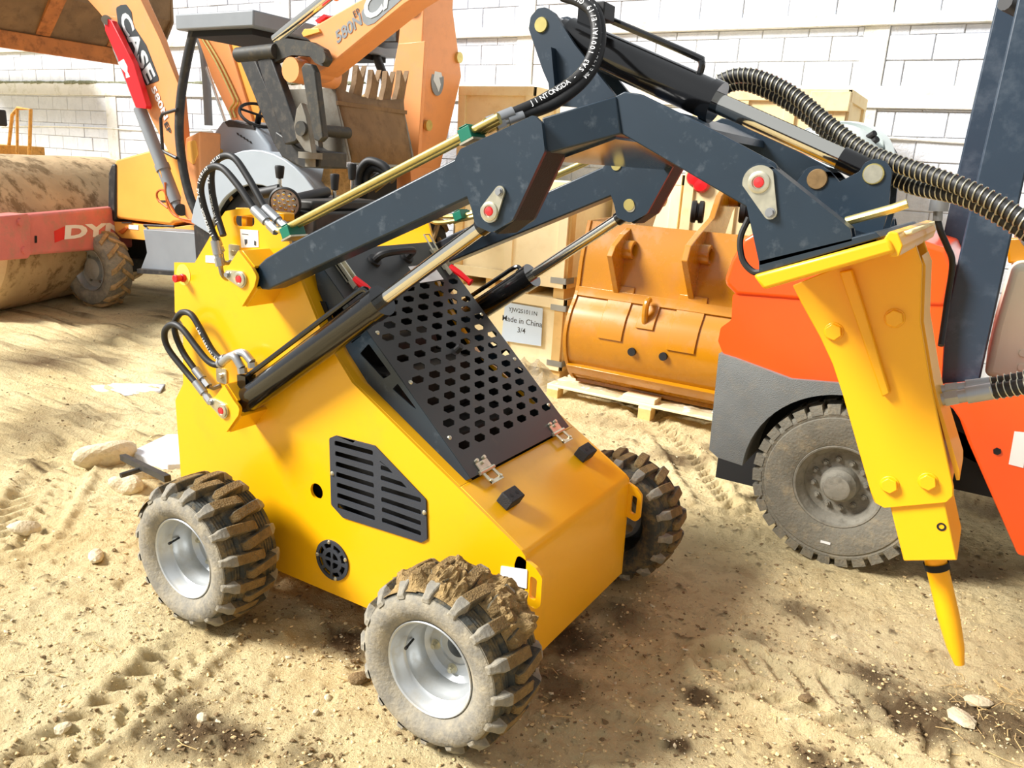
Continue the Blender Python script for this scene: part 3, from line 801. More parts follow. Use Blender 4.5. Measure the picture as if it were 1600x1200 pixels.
def retainer(p, ang, out=-1, r=.031, L=.062):
    """zinc pear-shaped keeper plate over a pivot pin, small bolt and red paint dab; p on the plate face"""
    p = Vector(p); P = []
    for k in range(17): a = math.radians(ang)+math.pi*.58+(2*math.pi-2*math.pi*.58)*k/16; P.append((r*math.cos(a), r*math.sin(a)))
    for k in range(9): a = math.radians(ang)-math.pi*.42+math.pi*.84*k/8; P.append((L*math.cos(math.radians(ang))+.016*math.cos(a), L*math.sin(math.radians(ang))+.016*math.sin(a)))
    poly = [(p.x+a, p.z+b) for a, b in P]
    kp = MB().prism(poly, p.y+out*.007, p.y, ())
    e = Vector((0, out, 0)); kp.lathe([(.026,.0),(.026,.004),(.022,.0055),(.016,.0055),(.015,.002),(.0001,.002)], p+e*.007, e, 24)
    b = p+Vector((L*math.cos(math.radians(ang)), 0, L*math.sin(math.radians(ang))))+e*.007
    k = kp.build('pin_keeper', 'zinc', ld, smooth=30)
    MB().cyl(b, b+e*.010, .0095, seg=6).cyl(b, b+e*.003, .012, seg=14).build('bolt', 'galvanised', k)
    MB().lathe([(.013,.0),(.011,.0045),(.0001,.006)], p+e*.009, e, 16).build('paint_dab', 'red_dot', k)
ap = pt(377,436,.232); cpv = pt(349,641,.232); gp = pt(767,330,.232)
retainer(ap, 172); retainer(cpv, 160); retainer(gp, 62)
both(MB().cyl((ap.x,.233,ap.z),(ap.x,YS+.02,ap.z),.024), 'pivot_pin', 'zinc'); both(MB().cyl((cpv.x,.233,cpv.z),(cpv.x,YS+.02,cpv.z),.022), 'pivot_pin', 'zinc')

# ---- lift arms -------------------------------------------------------------
A0, A1 = .262, .352
arm = MB().prism(xz([(402,416),(414,404),(450,382),(722,242),(740,305),(418,453),(404,452)], A0), A0, A1)
arms = both(arm, 'lift_arm', 'slate_paint', bevel=.006)
both(MB().cyl((ap.x+.005,A0-.012,ap.z),(ap.x+.005,A1+.008,ap.z),.052), 'arm_boss', 'case_dark', bevel=.004)
gus = rounded(xz([(712,250),(721,233),(835,180),(848,192),(853,236),(802,345),(770,364),(744,352),(738,325)], .24), [.012,.014,.012,.014,.02,.03,.03,.02,.02])
both(MB().prism(gus, .234, .248), 'arm_gusset', 'slate_paint', bevel=.0015)
both(MB().prism(gus, .352, .364), 'arm_gusset', 'slate_paint', bevel=.0015)
# front and rear edge plates closing the gusset
fe = xz([(853,236),(802,345),(775,366)], .24)
feb = MB()
for a, b in zip(fe, fe[1:]):
    feb.prism([a, b, (b[0]-.01, b[1]+.004), (a[0]-.01, a[1]+.004)], .248, .352)
both(feb, 'gusset_edge', 'rubber_block')
both(MB().cyl((gp.x,.233,gp.z),(gp.x,.366,gp.z),.02), 'pivot_pin', 'zinc')
# cross box joining both arms at the front
G = lambda px, py, Y: pt(px, py, Y)
cA, cB = G(846,184,.262), G(854,240,.262); cC, cD = G(962,150,.35), G(971,209,.35)
def loft(P, Q):
    m = MB(); n = len(P); m.add(list(P)+list(Q), [(i, (i+1) % n, n+(i+1) % n, n+i) for i in range(n)]+[tuple(range(n))[::-1], tuple(range(n, 2*n))]); return m
ins = Vector((0, .09, 0))
near_el = loft([cA, cB, cB+ins*1.2, cA+ins*1.2], [cC, cD, cD+ins*1.2, cC+ins*1.2])
both(near_el, 'arm_elbow', 'slate_paint', bevel=.004)
MB().prism([(cC.x-.13,cC.z-.02),(cC.x+.02,cC.z-.005),(cD.x+.02,cD.z+.006),(cD.x-.13,cD.z-.03)], .42, YC2-.42).build('cross_box', mat('slate_gloss', (30, 40, 54), .12, var=.03, coat=.8), ld, bevel=.004)
lt = MB().prism([(cD.x-.20,cD.z-.07),(cD.x-.02,cD.z-.004),(cD.x-.02,cD.z-.014),(cD.x-.20,cD.z-.08)], .36, YC2-.36).build('cross_plate', 'slate_gloss', ld)
# front boom legs down to the tool carrier
leg = rounded(xz([(960,152),(976,143),(1002,147),(1090,190),(1214,256),(1219,290),(1196,330),(1168,324),(972,209)], .36), [0,.02,.03,0,.03,.03,.04,.03,0])
both(MB().prism(leg, .356, .374), 'boom_leg', 'slate_paint', bevel=.003)
MB().prism(xz([(1000,160),(1060,190),(1062,205),(1002,180)], .36), .374, YC2-.374).build('boom_tie', 'slate_paint', ld)
# uprights carrying the tilt cylinder
UPY = .705
up = xz([(826,45),(829,26),(840,13),(852,11),(866,20),(898,70),(962,150),(905,168),(872,165),(848,110)], UPY)
umb = MB().prism(rounded(up, [.02]*6+[0]*4), UPY, UPY+.016)
both(umb, 'upright', 'slate_paint', bevel=.002)
both(MB().prism(xz([(858,80),(868,76),(876,165),(868,168)], UPY), UPY-.03, UPY), 'upright_rib', 'slate_paint')
q = pt(846,39,UPY); both(MB().lathe([(.0001,-.006),(.022,-.006),(.024,-.002),(.024,0)], q, (0,1,0), 24), 'pin_end', 'yellow_zinc')
tb = Vector((q.x, .791, q.z)); rp = pt(1365,272,.712); tr = Vector((rp.x, .791, rp.z))
td = (tr-tb).normalized()
TL = (tr-tb).length
tc = MB().cyl(tb+td*.06, tb+td*.60, .058, seg=32).cyl(tb+td*.585, tb+td*.615, .062, seg=32).cyl(tb+Vector((0,-.06,0)), tb+Vector((0,.06,0)), .04).cyl(tb+td*.03, tb+td*.08, .045)
tcy = tc.build('tilt_cylinder', 'black_gloss', ld, smooth=35)
MB().cyl(tb+td*.6, tb+td*(TL-.09), .030, seg=24).build('piston_rod', 'chrome', tcy)
MB().cyl(tb+td*(TL-.11), tb+td*TL, .034, seg=24).cyl(tr+Vector((0,-.055,0)), tr+Vector((0,.055,0)), .04).build('rod_end', 'black_gloss', tcy)
tn = Vector((-td.z, 0, td.x)); tn = tn if tn.z > 0 else -tn
side_ = Vector((0, -.012, 0))
MB().tube(spline([tb+td*.10+tn*.09, tb+td*.16+tn*.092, tb+td*.48+tn*.092, tb+td*.515+tn*.085, tb+td*.525+tn*.055], 5), .0105, 8).box(tb+td*.10+tn*.075, (.05,.05,.07), None).build('feed_pipe', 'black_gloss', tcy)

# ---- lift cylinders -----------------------------------------------------------
def lift_cyl():
    a = Vector((cpv.x, .307, cpv.z)); b = Vector((gp.x, .300, gp.z)); d = (b-a).normalized(); L = (b-a).length
    n = Vector((-d.z, 0, d.x)); n = n if n.z > 0 else -n
    t_end = ((Vector(pt(597,470,.305))-a).dot(d))
    body = MB().cyl(a+d*.045, a+d*t_end, .050, seg=32).cyl(a+d*(t_end-.045), a+d*(t_end+.004), .054, seg=32).cyl(a+Vector((0,-.045,0)), a+Vector((0,.045,0)), .034).cyl(a, a+d*.05, .034)
    rod = MB().cyl(a+d*t_end, b-d*.05, .0225, seg=24)
    end = MB().cyl(b-d*.095, b, .027, seg=24).cyl(b+Vector((0,-.04,0)), b+Vector((0,.04,0)), .034)
    pa, pb = a+d*.12+n*.075, a+d*(t_end-.09)+n*.072
    pipe = MB().tube(spline([pa, pa.lerp(pb, .3), pa.lerp(pb, .9), pb+d*.02, pb+d*.05-n*.008, pb+d*.06-n*.03], 5), .010, 8).box(a+d*.10+n*.062, (.045,.05,.05))
    return body, rod, end, pipe
for k in (0, 1):
    f = (lambda m: m.mirY(YC2)) if k else (lambda m: m)
    body, rod, end, pipe = lift_cyl()
    c = f(body).build('lift_cylinder', 'black_gloss', ld, smooth=35)
    f(rod).build('piston_rod', 'chrome', c); f(end).build('rod_end', 'black_gloss', c); f(pipe).build('feed_pipe', 'black_gloss', c)
# pin seen on the inner plate of the far gusset
g2 = pt(983,320,1.217); MB().cyl((g2.x,1.214,g2.z),(g2.x,1.222,g2.z),.022,seg=24).build('pin_end', 'yellow_zinc', ld)
g3 = pt(963,258,1.217); MB().cyl((g3.x,1.214,g3.z),(g3.x,1.222,g3.z),.02,seg=24).build('pin_end', 'yellow_zinc', ld)

# ---- oil pipes on the arms, green clamps ------------------------------------------
def clamp(p, d, parent=ld):
    R_ = Matrix((d, Vector((0,1,0)), Vector((-d.z,0,d.x)))).transposed()
    m = MB().box(p, (.042,.075,.036), R_); m.box(p+Vector((-d.z,0,d.x))*.022, (.03,.07,.004), R_)
    return m.build('pipe_clamp', 'green_clamp', parent, bevel=.003)
pa0, pa1 = pt(455,362,.29), pt(735,210,.29)
ad = (pa1-pa0).normalized(); an = Vector((-ad.z,0,ad.x))
for y, ex in ((.279,.0), (.315,-.02)):
    a = Vector((pa0.x-.04, y, pa0.z))-ad*.0; b = Vector((pa1.x+.10, y, pa1.z+.05))
    MB().cyl(a, b+ad*ex, .0105, seg=12).build('oil_pipe', 'yellow_zinc', ld)
    a2, b2 = Vector((a.x, YC2-y, a.z)), Vector((b.x, YC2-y, b.z)); MB().cyl(a2, b2, .0105, seg=12).build('oil_pipe', 'yellow_zinc', ld)
for p in (pa0, pa1):
    p = Vector((p.x, .297, p.z)); clamp(p, ad); MB().box(p-an*.022, (.05,.08,.006), Matrix((ad, Vector((0,1,0)), an)).transposed()).build('clamp_foot', 'zinc', ld)
p = pt(722,337,1.15); clamp(Vector(p), ad); 
for dz in (.0,-.03):
    MB().tube(spline([Vector(p)+Vector((-.20,0,.03+dz)), Vector(p)+Vector((-.14,0,-.01+dz)), Vector(p)+Vector((0,0,dz*.5)), Vector(p)+Vector((.10,0,.03+dz*.5))], 5), .010, 8).build('oil_pipe', 'yellow_zinc', ld)

# ---- hoses ---------------------------------------------------------------------------
def hose(pts, r=.0125, name='hydraulic_hose', parent=ld, m='black_rubber', n=10):
    path = spline(pts, n); return MB().tube(path, r, 12).build(name, m, parent, smooth=60), path
def ferrule(a, b, r=.017, parent=ld):
    a, b = Vector(a), Vector(b); m = a.lerp(b, .55)
    return MB().cyl(a, m, r, seg=14).cyl(m, a.lerp(b, .68), r*.75, seg=14).cyl(a.lerp(b, .68), b, r*.95, seg=6).build('hose_fitting', 'galvanised', parent, smooth=30)
# two loops over the arm pivot
h1, path1 = hose([pt(339,377,.30), pt(331,358,.30), pt(318,320,.29), pt(314,290,.285), pt(325,265,.285), pt(346,262,.285), pt(372,290,.285), pt(397,327,.285)], .0125)
h2, path2 = hose([pt(349,368,.31), pt(339,335,.32), pt(331,295,.32), pt(332,262,.32), pt(347,245,.32), pt(366,247,.32), pt(388,278,.32), pt(414,325,.315)], .0125)
for h, pth, s in ((h1, path1, .02), (h2, path2, .05)):
    text_along('JINTONGDA - SAE 100R1AT', pth, .017, (0,-1,0), start=s, r=.0132).build('hose_print', 'letter_white', h, smooth=0)
ferrule(pt(397,327,.285), pt(432,362,.282)); ferrule(pt(414,325,.315), pt(452,361,.312))
MB().tube([pt(430,358,.282), Vector((pa0.x-.02,.279,pa0.z-.005))], .0095, 8).tube([pt(448,357,.312), Vector((pa0.x,.315,pa0.z))], .0095, 8).build('pipe_stub', 'yellow_zinc', ld)
ferrule(pt(336,376,.30), pt(344,416,.30)); ferrule(pt(337,372,.32), pt(345,394,.32))
MB().tube(spline([pt(344,414,.30), pt(347,428,.305), pt(352,434,.33), pt(356,436,.36)], 5), .009, 8).tube(spline([pt(345,392,.32), pt(348,408,.325), pt(355,411,.35), pt(362,408,.368)], 5), .009, 8).build('elbow_pipe', 'steel', ld)
# two loops beside the lift cylinder foot
h3, path3 = hose([pt(307,600,.30), pt(290,580,.30), pt(263,545,.29), pt(257,520,.285), pt(268,507,.285), pt(284,513,.285), pt(305,540,.285), pt(323,562,.285), pt(336,570,.29), pt(346,568,.295)], .0125)
h4, path4 = hose([pt(305,578,.325), pt(287,552,.325), pt(275,525,.32), pt(273,505,.32), pt(283,489,.315), pt(298,491,.31), pt(312,512,.31), pt(330,545,.31), pt(343,560,.31), pt(352,561,.312)], .0125)
text_along('SAE 100R1AT-06 MFE14BT13', path4, .016, (0,-1,0), start=.42, r=.0132).build('hose_print', 'letter_white', h4, smooth=0)
ferrule(pt(306,597,.30), pt(330,629,.30)); ferrule(pt(305,577,.325), pt(326,604,.325))
MB().tube([pt(329,628,.30), pt(334,634,.32), pt(340,640,.36)], .009, 8).tube([pt(326,604,.325), pt(333,607,.34), pt(345,602,.37)], .009, 8).build('elbow_pipe', 'steel', ld)
for a, b, c in (((346,567,.295),(364,556,.295),(378,575,.297)), ((353,560,.312),(378,551,.312),(394,566,.312))):
    MB().tube(spline([pt(*a), pt(*b), pt(*c)], 6), .0155, 12).cyl(pt(*a), Vector(pt(*a)).lerp(Vector(pt(*b)), -.15), .019, seg=12).cyl(pt(*c), Vector(pt(*c))+Vector((.004,0,-.02)), .018, seg=6).build('elbow_fitting', 'galvanised', ld, smooth=40)
for p in (pt(347,587,YS-.002), pt(367,395,YS-.002)):
    p = Vector(p); MB().prism(rounded([(p.x-.03,p.z-.03),(p.x+.03,p.z-.03),(p.x+.03,p.z+.03),(p.x-.03,p.z+.03)], .01), YS-.006, YS).cyl((p.x,YS-.006,p.z),(p.x,YS-.016,p.z),.011,seg=6).build('bolt_plate', 'zinc', ld)
# big hoses from the arm pipes over the uprights
hA, pathA = hose([pt(800,178,.40), pt(850,155,.47), pt(905,118,.55), pt(930,70,.60), pt(928,25,.63), pt(908,4,.64), pt(880,-6,.66)], .0165)
hB, pathB = hose([pt(815,182,.42), pt(870,160,.49), pt(918,120,.57), pt(937,75,.62), pt(936,30,.65), pt(918,2,.67), pt(885,-14,.69)], .0165)
text_along('UHG 91/E-1A1001 3AS - ADGNOTNIJ'[::-1], pathA, .021, (0.2,-1,.2), start=.06, r=.0175, flip=False).build('hose_print', 'letter_white', hA, smooth=0)
text_along('MFE14BT13 XK13-022 02213'[::1], pathB, .02, (.2,-1,.1), start=.22, r=.0175).build('hose_print', 'letter_white', hB, smooth=0)
ferrule(pt(802,177,.40), pt(762,193,.345), .02); ferrule(pt(817,182,.42), pt(775,197,.36), .02)
MB().tube(spline([pt(762,193,.345), pt(748,202,.30), Vector((pa1.x+.06,.279,pa1.z+.035))], 4), .0115, 8).tube(spline([pt(775,197,.36), pt(758,204,.33), Vector((pa1.x+.06,.315,pa1.z+.035))], 4), .0115, 8).build('pipe_stub', 'yellow_zinc', ld)
MB().box(pt(941,20,.72), (.05,.08,.05)).cyl(pt(930,25,.70), pt(943,28,.72), .02).build('port_block', 'black_rubber', ld, bevel=.004)

# ---- control levers, lamp and valve block on the console -----------------------------
for px_, y0, y1, y2, Y in ((437, 258, 280, 306, .62), (523, 271, 298, 330, .78), (550, 255, 282, 312, .90)):
    lv = MB().cyl(pt(px_, y2+10, Y), pt(px_, y1, Y), .007, seg=10).build('lever', 'chrome', ld)
    top = Vector(pt(px_, y0, Y)); bot = Vector(pt(px_, y1, Y))
    MB().lathe([(.0001,0),(.017,.002),(.019,.008),(.017,.03),(.014,(top-bot).length-.004),(.0001,(top-bot).length)], top, bot-top, 16).build('grip', 'black_rubber', lv)
MB().bb(-1.28,-.98,.55,1.02,1.45,1.56).bb(-1.24,-1.02,.58,.98,1.56,1.60).build('valve_block', 'engine', ld, bevel=.01)
MB().cyl(pt(405,303,.60), pt(438,296,.62), .022).cyl(pt(460,312,.60), pt(510,300,.85), .022).build('hand_bar', 'black_rubber', ld)
lc = Vector(pt(445,318,.50)); ldn = Vector((.45,-.75,-.1)).normalized()
wl = MB().lathe([(.0001,.05),(.05,.045),(.058,.02),(.062,0),(.056,-.006),(.054,0)], lc, -ldn, 28).build('work_lamp', 'black_rubber', ld)
ln_ = MB().lathe([(.0001,-.004),(.03,-.003),(.053,.001)], lc, -ldn, 28).build('lens', 'lens', wl)
la_ = ldn.orthogonal().normalized(); lb_ = ldn.cross(la_); ldm = MB()
for r_k, n_k in ((0., 1), (.019, 6), (.038, 11)):
    for k in range(n_k):
        a = 2*math.pi*k/n_k; c = lc+ldn*.002+(la_*math.cos(a)+lb_*math.sin(a))*r_k
        ldm.lathe([(.0085,0),(.006,.005),(.0001,.0065)], c, ldn, 10)
ld_o = ldm.build('led_cluster', 'chrome', wl); ld_o['kind'] = 'stuff'
for pts in ([pt(560,300,.95), pt(560,272,.95), pt(575,252,.96), pt(598,258,.97), pt(612,275,.98)], [pt(572,300,.98), pt(572,275,.98), pt(584,262,.98), pt(600,268,.99), pt(615,282,1.0)]):
    hose(pts, .017)
MB().cyl(pt(556,297,.92), pt(580,292,1.0), .018).cyl(pt(580,292,1.0), pt(608,270,1.05), .03).build('hose_stub', 'engine', ld)

mat('bronze', (150, 122, 84), .4, metal=.5, var=.25, scale=40)
# ---- tool carrier at the end of the boom ------------------------------------------------
car = rounded(xz([(1161,278),(1170,262),(1186,255),(1202,256),(1212,264),(1329,357),(1332,376),(1188,414),(1165,310)], .335), [.02,.02,.02,.02,.02,.01,0,0,.01])
both(MB().prism(car, .328, .344), 'carrier_cheek', 'slate_paint', bevel=.003)
both(MB().prism(car, .384, .396), 'carrier_cheek', 'slate_paint', bevel=.003)
fe = xz([(1212,264),(1329,357)], .335); both(MB().prism([fe[0], fe[1], (fe[1][0]-.006, fe[1][1]-.008), (fe[0][0]-.006, fe[0][1]-.008)], .344, .384), 'carrier_edge', 'slate_paint')
A_ = pt(1187,285,.328); retainer(A_, -62, r=.04, L=.078)
both(MB().cyl((A_.x,.33,A_.z),(A_.x,.40,A_.z),.024), 'pivot_pin', 'zinc')
bp = xz([(1186,406),(1368,362),(1378,371),(1187,427)], .335)
MB().prism(bp, .328, YC2-.328).build('carrier_plate', 'slate_paint', ld, bevel=.003)
ip = rounded(xz([(1343,268),(1352,254),(1368,247),(1384,252),(1394,266),(1388,330),(1376,372),(1246,330),(1244,286),(1262,262),(1282,258),(1298,268),(1312,284)], .71), [.02,.02,.03,.02,.02,0,0,0,.02,.02,.02,.01,0])
both(MB().prism(ip, .706, .722), 'cylinder_cheek', 'slate_paint', bevel=.002)
for q, m in (((1365,272), 'yellow_zinc'), ((1277,280), 'bronze')):
    c = pt(*q, .706); MB().lathe([(.0001,-.005),(.026,-.005),(.028,-.001),(.028,0)], c, (0,1,0), 24).build('pin_end', m, ld)
MB().cyl((rp.x,.70,rp.z),(rp.x,.882,rp.z),.024).build('pivot_pin', 'zinc', ld)
# wedge lever of the quick coupler
lv = MB().tube([pt(1322,346,.45), pt(1395,326,.45), pt(1418,318,.45)], .011, 8).build('coupler_lever', 'yellow_zinc', ld)
MB().tube(spline([pt(1170,340,.36), pt(1157,372,.355), pt(1160,405,.35), pt(1176,424,.345), pt(1192,425,.34)], 6), .008, 8).build('coupler_cable', 'black_rubber', ld)
# grease nipple line, tow bar with peg at the rear
tb0, tb1 = pt(192,714,Z=.10), pt(262,748,Z=.24)
MB().tube([tb0, tb1], .022, 4).build('tow_bar', 'case_dark', ld)
pk = pt(220,733,Z=.15); MB().cyl(pk, Vector(pk)+Vector((-.02,-.10,-.01)), .014, seg=12).build('tow_peg', 'case_dark', ld)
# ================================================================== hydraulic breaker on the tool carrier
hb = thing('hydraulic_breaker', 'yellow hydraulic breaker with a chisel hanging from the loader boom', 'breaker', (1.0, .79, .5))
BY0, BY1 = .655, .927
near_p = xz([(1238,446),(1252,474),(1281,526),(1301,569),(1317,618),(1360,768),(1366,785),(1382,794),(1480,785),(1490,775),(1490,762),(1459,622),(1453,594),(1438,503),(1441,414),(1430,380),(1330,408)], BY0)
for y in (BY0, BY1-.018):
    MB().prism(near_p, y, y+.018).build('cheek_plate', 'breaker_yellow', hb, bevel=.003)
rb = xz([(1313,424),(1333,420),(1392,612),(1380,618)], BY0)
for y0, y1 in ((BY0-.022, BY0), (BY1, BY1+.022)):
    MB().prism(rb, y0, y1).build('stiffener_rib', 'breaker_yellow', hb, bevel=.004)
for px_, py_, r in ((1303,518,.0235), (1398,497,.0235), (1390,757,.0225), (1450,752,.0225)):
    c = pt(px_, py_, BY0); MB().cyl(c, Vector(c)+Vector((0,-.016,0)), r, seg=6).cyl(c, Vector(c)+Vector((0,-.004,0)), r*1.12, seg=20).build('bolt', 'breaker_yellow', hb, bevel=.002)
core = xz([(1300,470),(1425,440),(1436,503),(1450,600),(1488,765),(1372,780),(1322,612)], .70)
MB().prism(core, BY0+.018, BY1-.018).build('hammer_body', 'breaker_yellow', hb, bevel=.01)
# right-hand closing strip with two bends
st = xz([(1440,400),(1446,416),(1443,503),(1458,594),(1464,622),(1499,738),(1499,752),(1494,752),(1459,622),(1453,594),(1438,503),(1441,414)], BY0+.02)
MB().prism(st, BY0+.03, BY1-.03).build('front_strip', 'breaker_yellow', hb)
lower = xz([(1388,780),(1412,877),(1496,876),(1474,776)], BY0+.012)
MB().prism(lower, BY0+.012, BY1-.012).build('tool_housing', 'breaker_yellow', hb, bevel=.004)
c = pt(1471,823,BY0+.012); MB().lathe([(.012,-.0015),(.007,-.0015),(.006,.003),(.0001,.003)], c, (0,1,0), 16).build('grease_port', 'dark_inside', hb)
c0_, c1_, c2_ = Vector(pt(1460,868,.791)), Vector(pt(1487,985,.791)), Vector(pt(1496,1030,.791))
ch = MB(); d_ = (c1_-c0_).normalized()
ch.lathe([(.030,0),(.030,(c1_-c0_).length*.8),(.0275,(c1_-c0_).length*1.0),(.024,(c1_-c0_).length+.05),(.0135,(c1_-c0_).length+.105),(.0001,(c1_-c0_).length+.107)], c0_, d_, 28)
chm = mat('chisel_paint', (250, 176, 4), .38, dirt=(40, 34, 30), dirt_amt=.95, scale=16, var=.04, dirt_lo=.66, dirt_hi=.69)
ch.build('chisel', 'chisel_paint', hb, smooth=40)
MB().lathe([(.034,-.01),(.034,.01),(.0305,.012)], c0_+d_*.03, d_, 24).build('retainer_ring', 'dark_inside', hb)
# mounting plate with a top lip
mp = xz([(1176,430),(1388,372),(1400,394),(1193,453)], .29)
MB().prism(mp, .288, YC2-.288).build('mounting_plate', 'breaker_yellow', hb, bevel=.008)
lp = rounded(xz([(1380,374),(1388,362),(1402,364),(1410,384),(1404,402),(1390,402)], .29), .004, 2)
MB().prism(lp, .300, YC2-.288).build('mounting_lip', 'breaker_yellow', hb, bevel=.005)
lc_ = pt(1393,376,.29)
MB().prism([(lc_.x-.05,lc_.z-.004),(lc_.x+.025,lc_.z+.022),(lc_.x+.03,lc_.z+.012),(lc_.x-.045,lc_.z-.014)], .42, YC2-.36).build('lip_cap', 'plywood', hb, bevel=.004)
# pressure and return hoses with steel spiral guards
def guarded(pts, r=.021, pitch=.0165):
    path = spline(pts, 10)
    h = MB().tube(path, r, 14).build('hose', 'black_rubber', hb, smooth=60)
    P = [Vector(p) for p in path]; cum = [0.]
    for a, b in zip(P, P[1:]): cum.append(cum[-1]+(b-a).length)
    n = int(cum[-1]/pitch*12); wire = []; nrm = (P[1]-P[0]).orthogonal().normalized(); i = 0
    for k in range(n):
        s = cum[-1]*k/n
        while i < len(P)-2 and cum[i+1] < s: i += 1
        t = (s-cum[i])/(cum[i+1]-cum[i]); p = P[i].lerp(P[i+1], t); d = (P[i+1]-P[i]).normalized()
        nrm = (nrm-d*nrm.dot(d)).normalized(); b = d.cross(nrm); a = 2*math.pi*k/12
        wire.append(p+(r+.0022)*(math.cos(a)*nrm+math.sin(a)*b))
    MB().tube(wire, .0019, 5).build('spiral_guard', 'zinc', h, smooth=60)
    return h
guarded([pt(1122,128,.93), pt(1150,118,.93), pt(1188,122,.92), pt(1240,148,.90), pt(1300,198,.86), pt(1352,236,.82), pt(1420,262,.76), pt(1500,290,.70), pt(1570,325,.66), pt(1640,375,.63), pt(1700,450,.62), pt(1715,540,.66), pt(1660,592,.72), pt(1610,602,.75), pt(1548,612,.775)], .0205)
guarded([pt(1132,136,.99), pt(1162,130,.99), pt(1205,145,.97), pt(1260,178,.94), pt(1310,220,.90), pt(1358,252,.86), pt(1420,288,.82), pt(1500,306,.74), pt(1560,335,.70), pt(1630,385,.68), pt(1680,460,.68), pt(1690,540,.72), pt(1640,582,.79), pt(1600,592,.82), pt(1545,602,.84)], .0205)
for a, b, Y in (((1550,611),(1462,626),.775), ((1548,602),(1464,612),.84)):
    A, B = Vector(pt(*a, Y)), Vector(pt(*b, Y-.01)); 
    MB().cyl(A, A.lerp(B, .45), .0235, seg=18).cyl(A.lerp(B,.45), A.lerp(B,.62), .0185, seg=18).cyl(A.lerp(B,.60), A.lerp(B,.84), .0225, seg=6).cyl(A.lerp(B,.84), B, .017, seg=14).build('hose_fitting', 'galvanised', hb, smooth=30)
# quick coupler with a thin hose hanging behind the lip
q0 = Vector(pt(1469,312,1.0)); q1 = Vector(pt(1466,330,1.0))
MB().cyl(q0, q1, .0265, seg=24).cyl(q1, Vector(pt(1465,345,1.0)), .013, seg=12).build('quick_coupler', 'galvanised', hb, smooth=30)
MB().tube(spline([pt(1465,342,1.0), pt(1470,362,1.0), pt(1480,385,1.02), pt(1488,412,1.05), pt(1480,470,1.08), pt(1470,540,1.0)], 6), .009, 10).build('drain_hose', 'black_rubber', hb, smooth=60)
# ================================================================== orange forklift behind the breaker
fk = thing('forklift', 'orange forklift with grey fender and dark slate uprights behind the breaker', 'forklift', (.8, 2.7, 0))
FYN = 2.17
WC = Vector((.80, 2.14, .40)); FR = .40; FW_ = .26
tprof = [(.195,.030),(.205,.012),(.23,.004),(.30,.0),(.335,.004),(.340,.010),(.352,.008),(.362,.012),(.375,.03),(.378,.06),(.380,.13),(.378,.20),(.375,.23),(.34,.26),(.2,.25)]
ty = MB().lathe(tprof, WC, (0,1,0), 64).build('tyre', 'lift_tyre', fk, smooth=30)
NB = 30
for k in range(NB):
    a0 = 2*math.pi*k/NB; m = MB()
    for y0, y1, sh in ((.006,.115,0.),(.140,.250,math.pi/NB)):
        P = []
        for da, rr_ in ((.018,.356),(.018,FR),(.165,FR),(.165,.356)): P.append((rr_*math.cos(a0+da+sh), rr_*math.sin(a0+da+sh)))
        vs = [(WC.x+p[0], WC.y+(y0 if rr_i not in (1,2) else y0+.008), WC.z+p[1]) for rr_i, p in enumerate(P)] + [(WC.x+p[0], WC.y+y1, WC.z+p[1]) for p in P]
        m = MB().add(vs, [(3,2,1,0),(4,5,6,7),(0,1,5,4),(1,2,6,5),(2,3,7,6),(3,0,4,7)])
        m.build('tread_block', 'lift_tyre', ty, smooth=0)
rm = MB().lathe([(.200,.028),(.206,.018),(.200,.010),(.192,.012),(.186,.03),(.168,.045),(.160,.075),(.150,.080),(.09,.078),(.085,.06),(.08,.03),(.066,.018),(.062,.0),(.058,-.012),(.045,-.016),(.0001,-.017)], WC, (0,1,0), 56).build('rim', 'lift_hub', fk, smooth=38)
for k in range(12):
    a = 2*math.pi*k/12+.18; r = .122 if k % 2 else .118
    c = WC+Vector((r*math.cos(a), .079, r*math.sin(a))); MB().cyl(c, c+Vector((0,-.014,0)), .0145, seg=6).cyl(c+Vector((0,-.014,0)), c+Vector((0,-.024,0)), .008, seg=10).build('wheel_nut', 'lift_hub', rm)
MB().plate([(0,0),(.045,0),(.045,.012),(0,.012)], (WC.x-.03, WC.y-.001, WC.z-.29), (1,0,0), (0,0,1), (0,-1,0), 0, .002).build('tyre_tag', 'sticker_white', fk)
MB().bb(WC.x-.05, WC.x+.05, WC.y+.2, WC.y+1.0, .35, .45).build('drive_axle', 'dark_inside', fk)
# grey plastic fender with the wheel arch
arch = [(WC.x+.45*math.cos(math.radians(a)), WC.z+.45*math.sin(math.radians(a))) for a in range(180, 50, -6)]
fo = xz([(1122,714),(1109,702),(1117,620),(1124,552),(1150,560),(1236,592),(1330,600)], FYN-.02)
fend = fo[:] + [(1.19, .82)] + arch[::-1]
MB().prism(fend, FYN-.03, FYN+.42).build('fender', 'lift_grey', fk, bevel=.0)
MB().bb(.1, 1.25, 2.62, 2.66, .12, .95).bb(.14,1.25,2.58,3.2,.80,.86).build('wheel_well', 'dark_inside', fk)
# orange body shell: lower skirt and upper lid
lo = xz([(1122,533),(1129,551),(1177,583),(1236,598),(1330,606),(1470,616),(1478,470),(1300,468),(1145,458),(1143,500),(1126,512)], FYN)
MB().prism(rounded(lo, [.02,.02,.02,.02,0,0,0,0,.02,.03,.03]), FYN, FYN+1.05).build('body_skirt', 'lift_orange', fk, bevel=.085, bseg=6)
up_ = xz([(1134,446),(1132,436),(1142,406),(1161,373),(1190,356),(1300,362),(1430,372),(1480,388),(1492,420),(1478,480),(1300,474),(1150,462)], FYN-.01)
MB().prism(rounded(up_, .03), FYN-.012, FYN+1.06).build('body_lid', 'lift_orange', fk, bevel=.07, bseg=6)
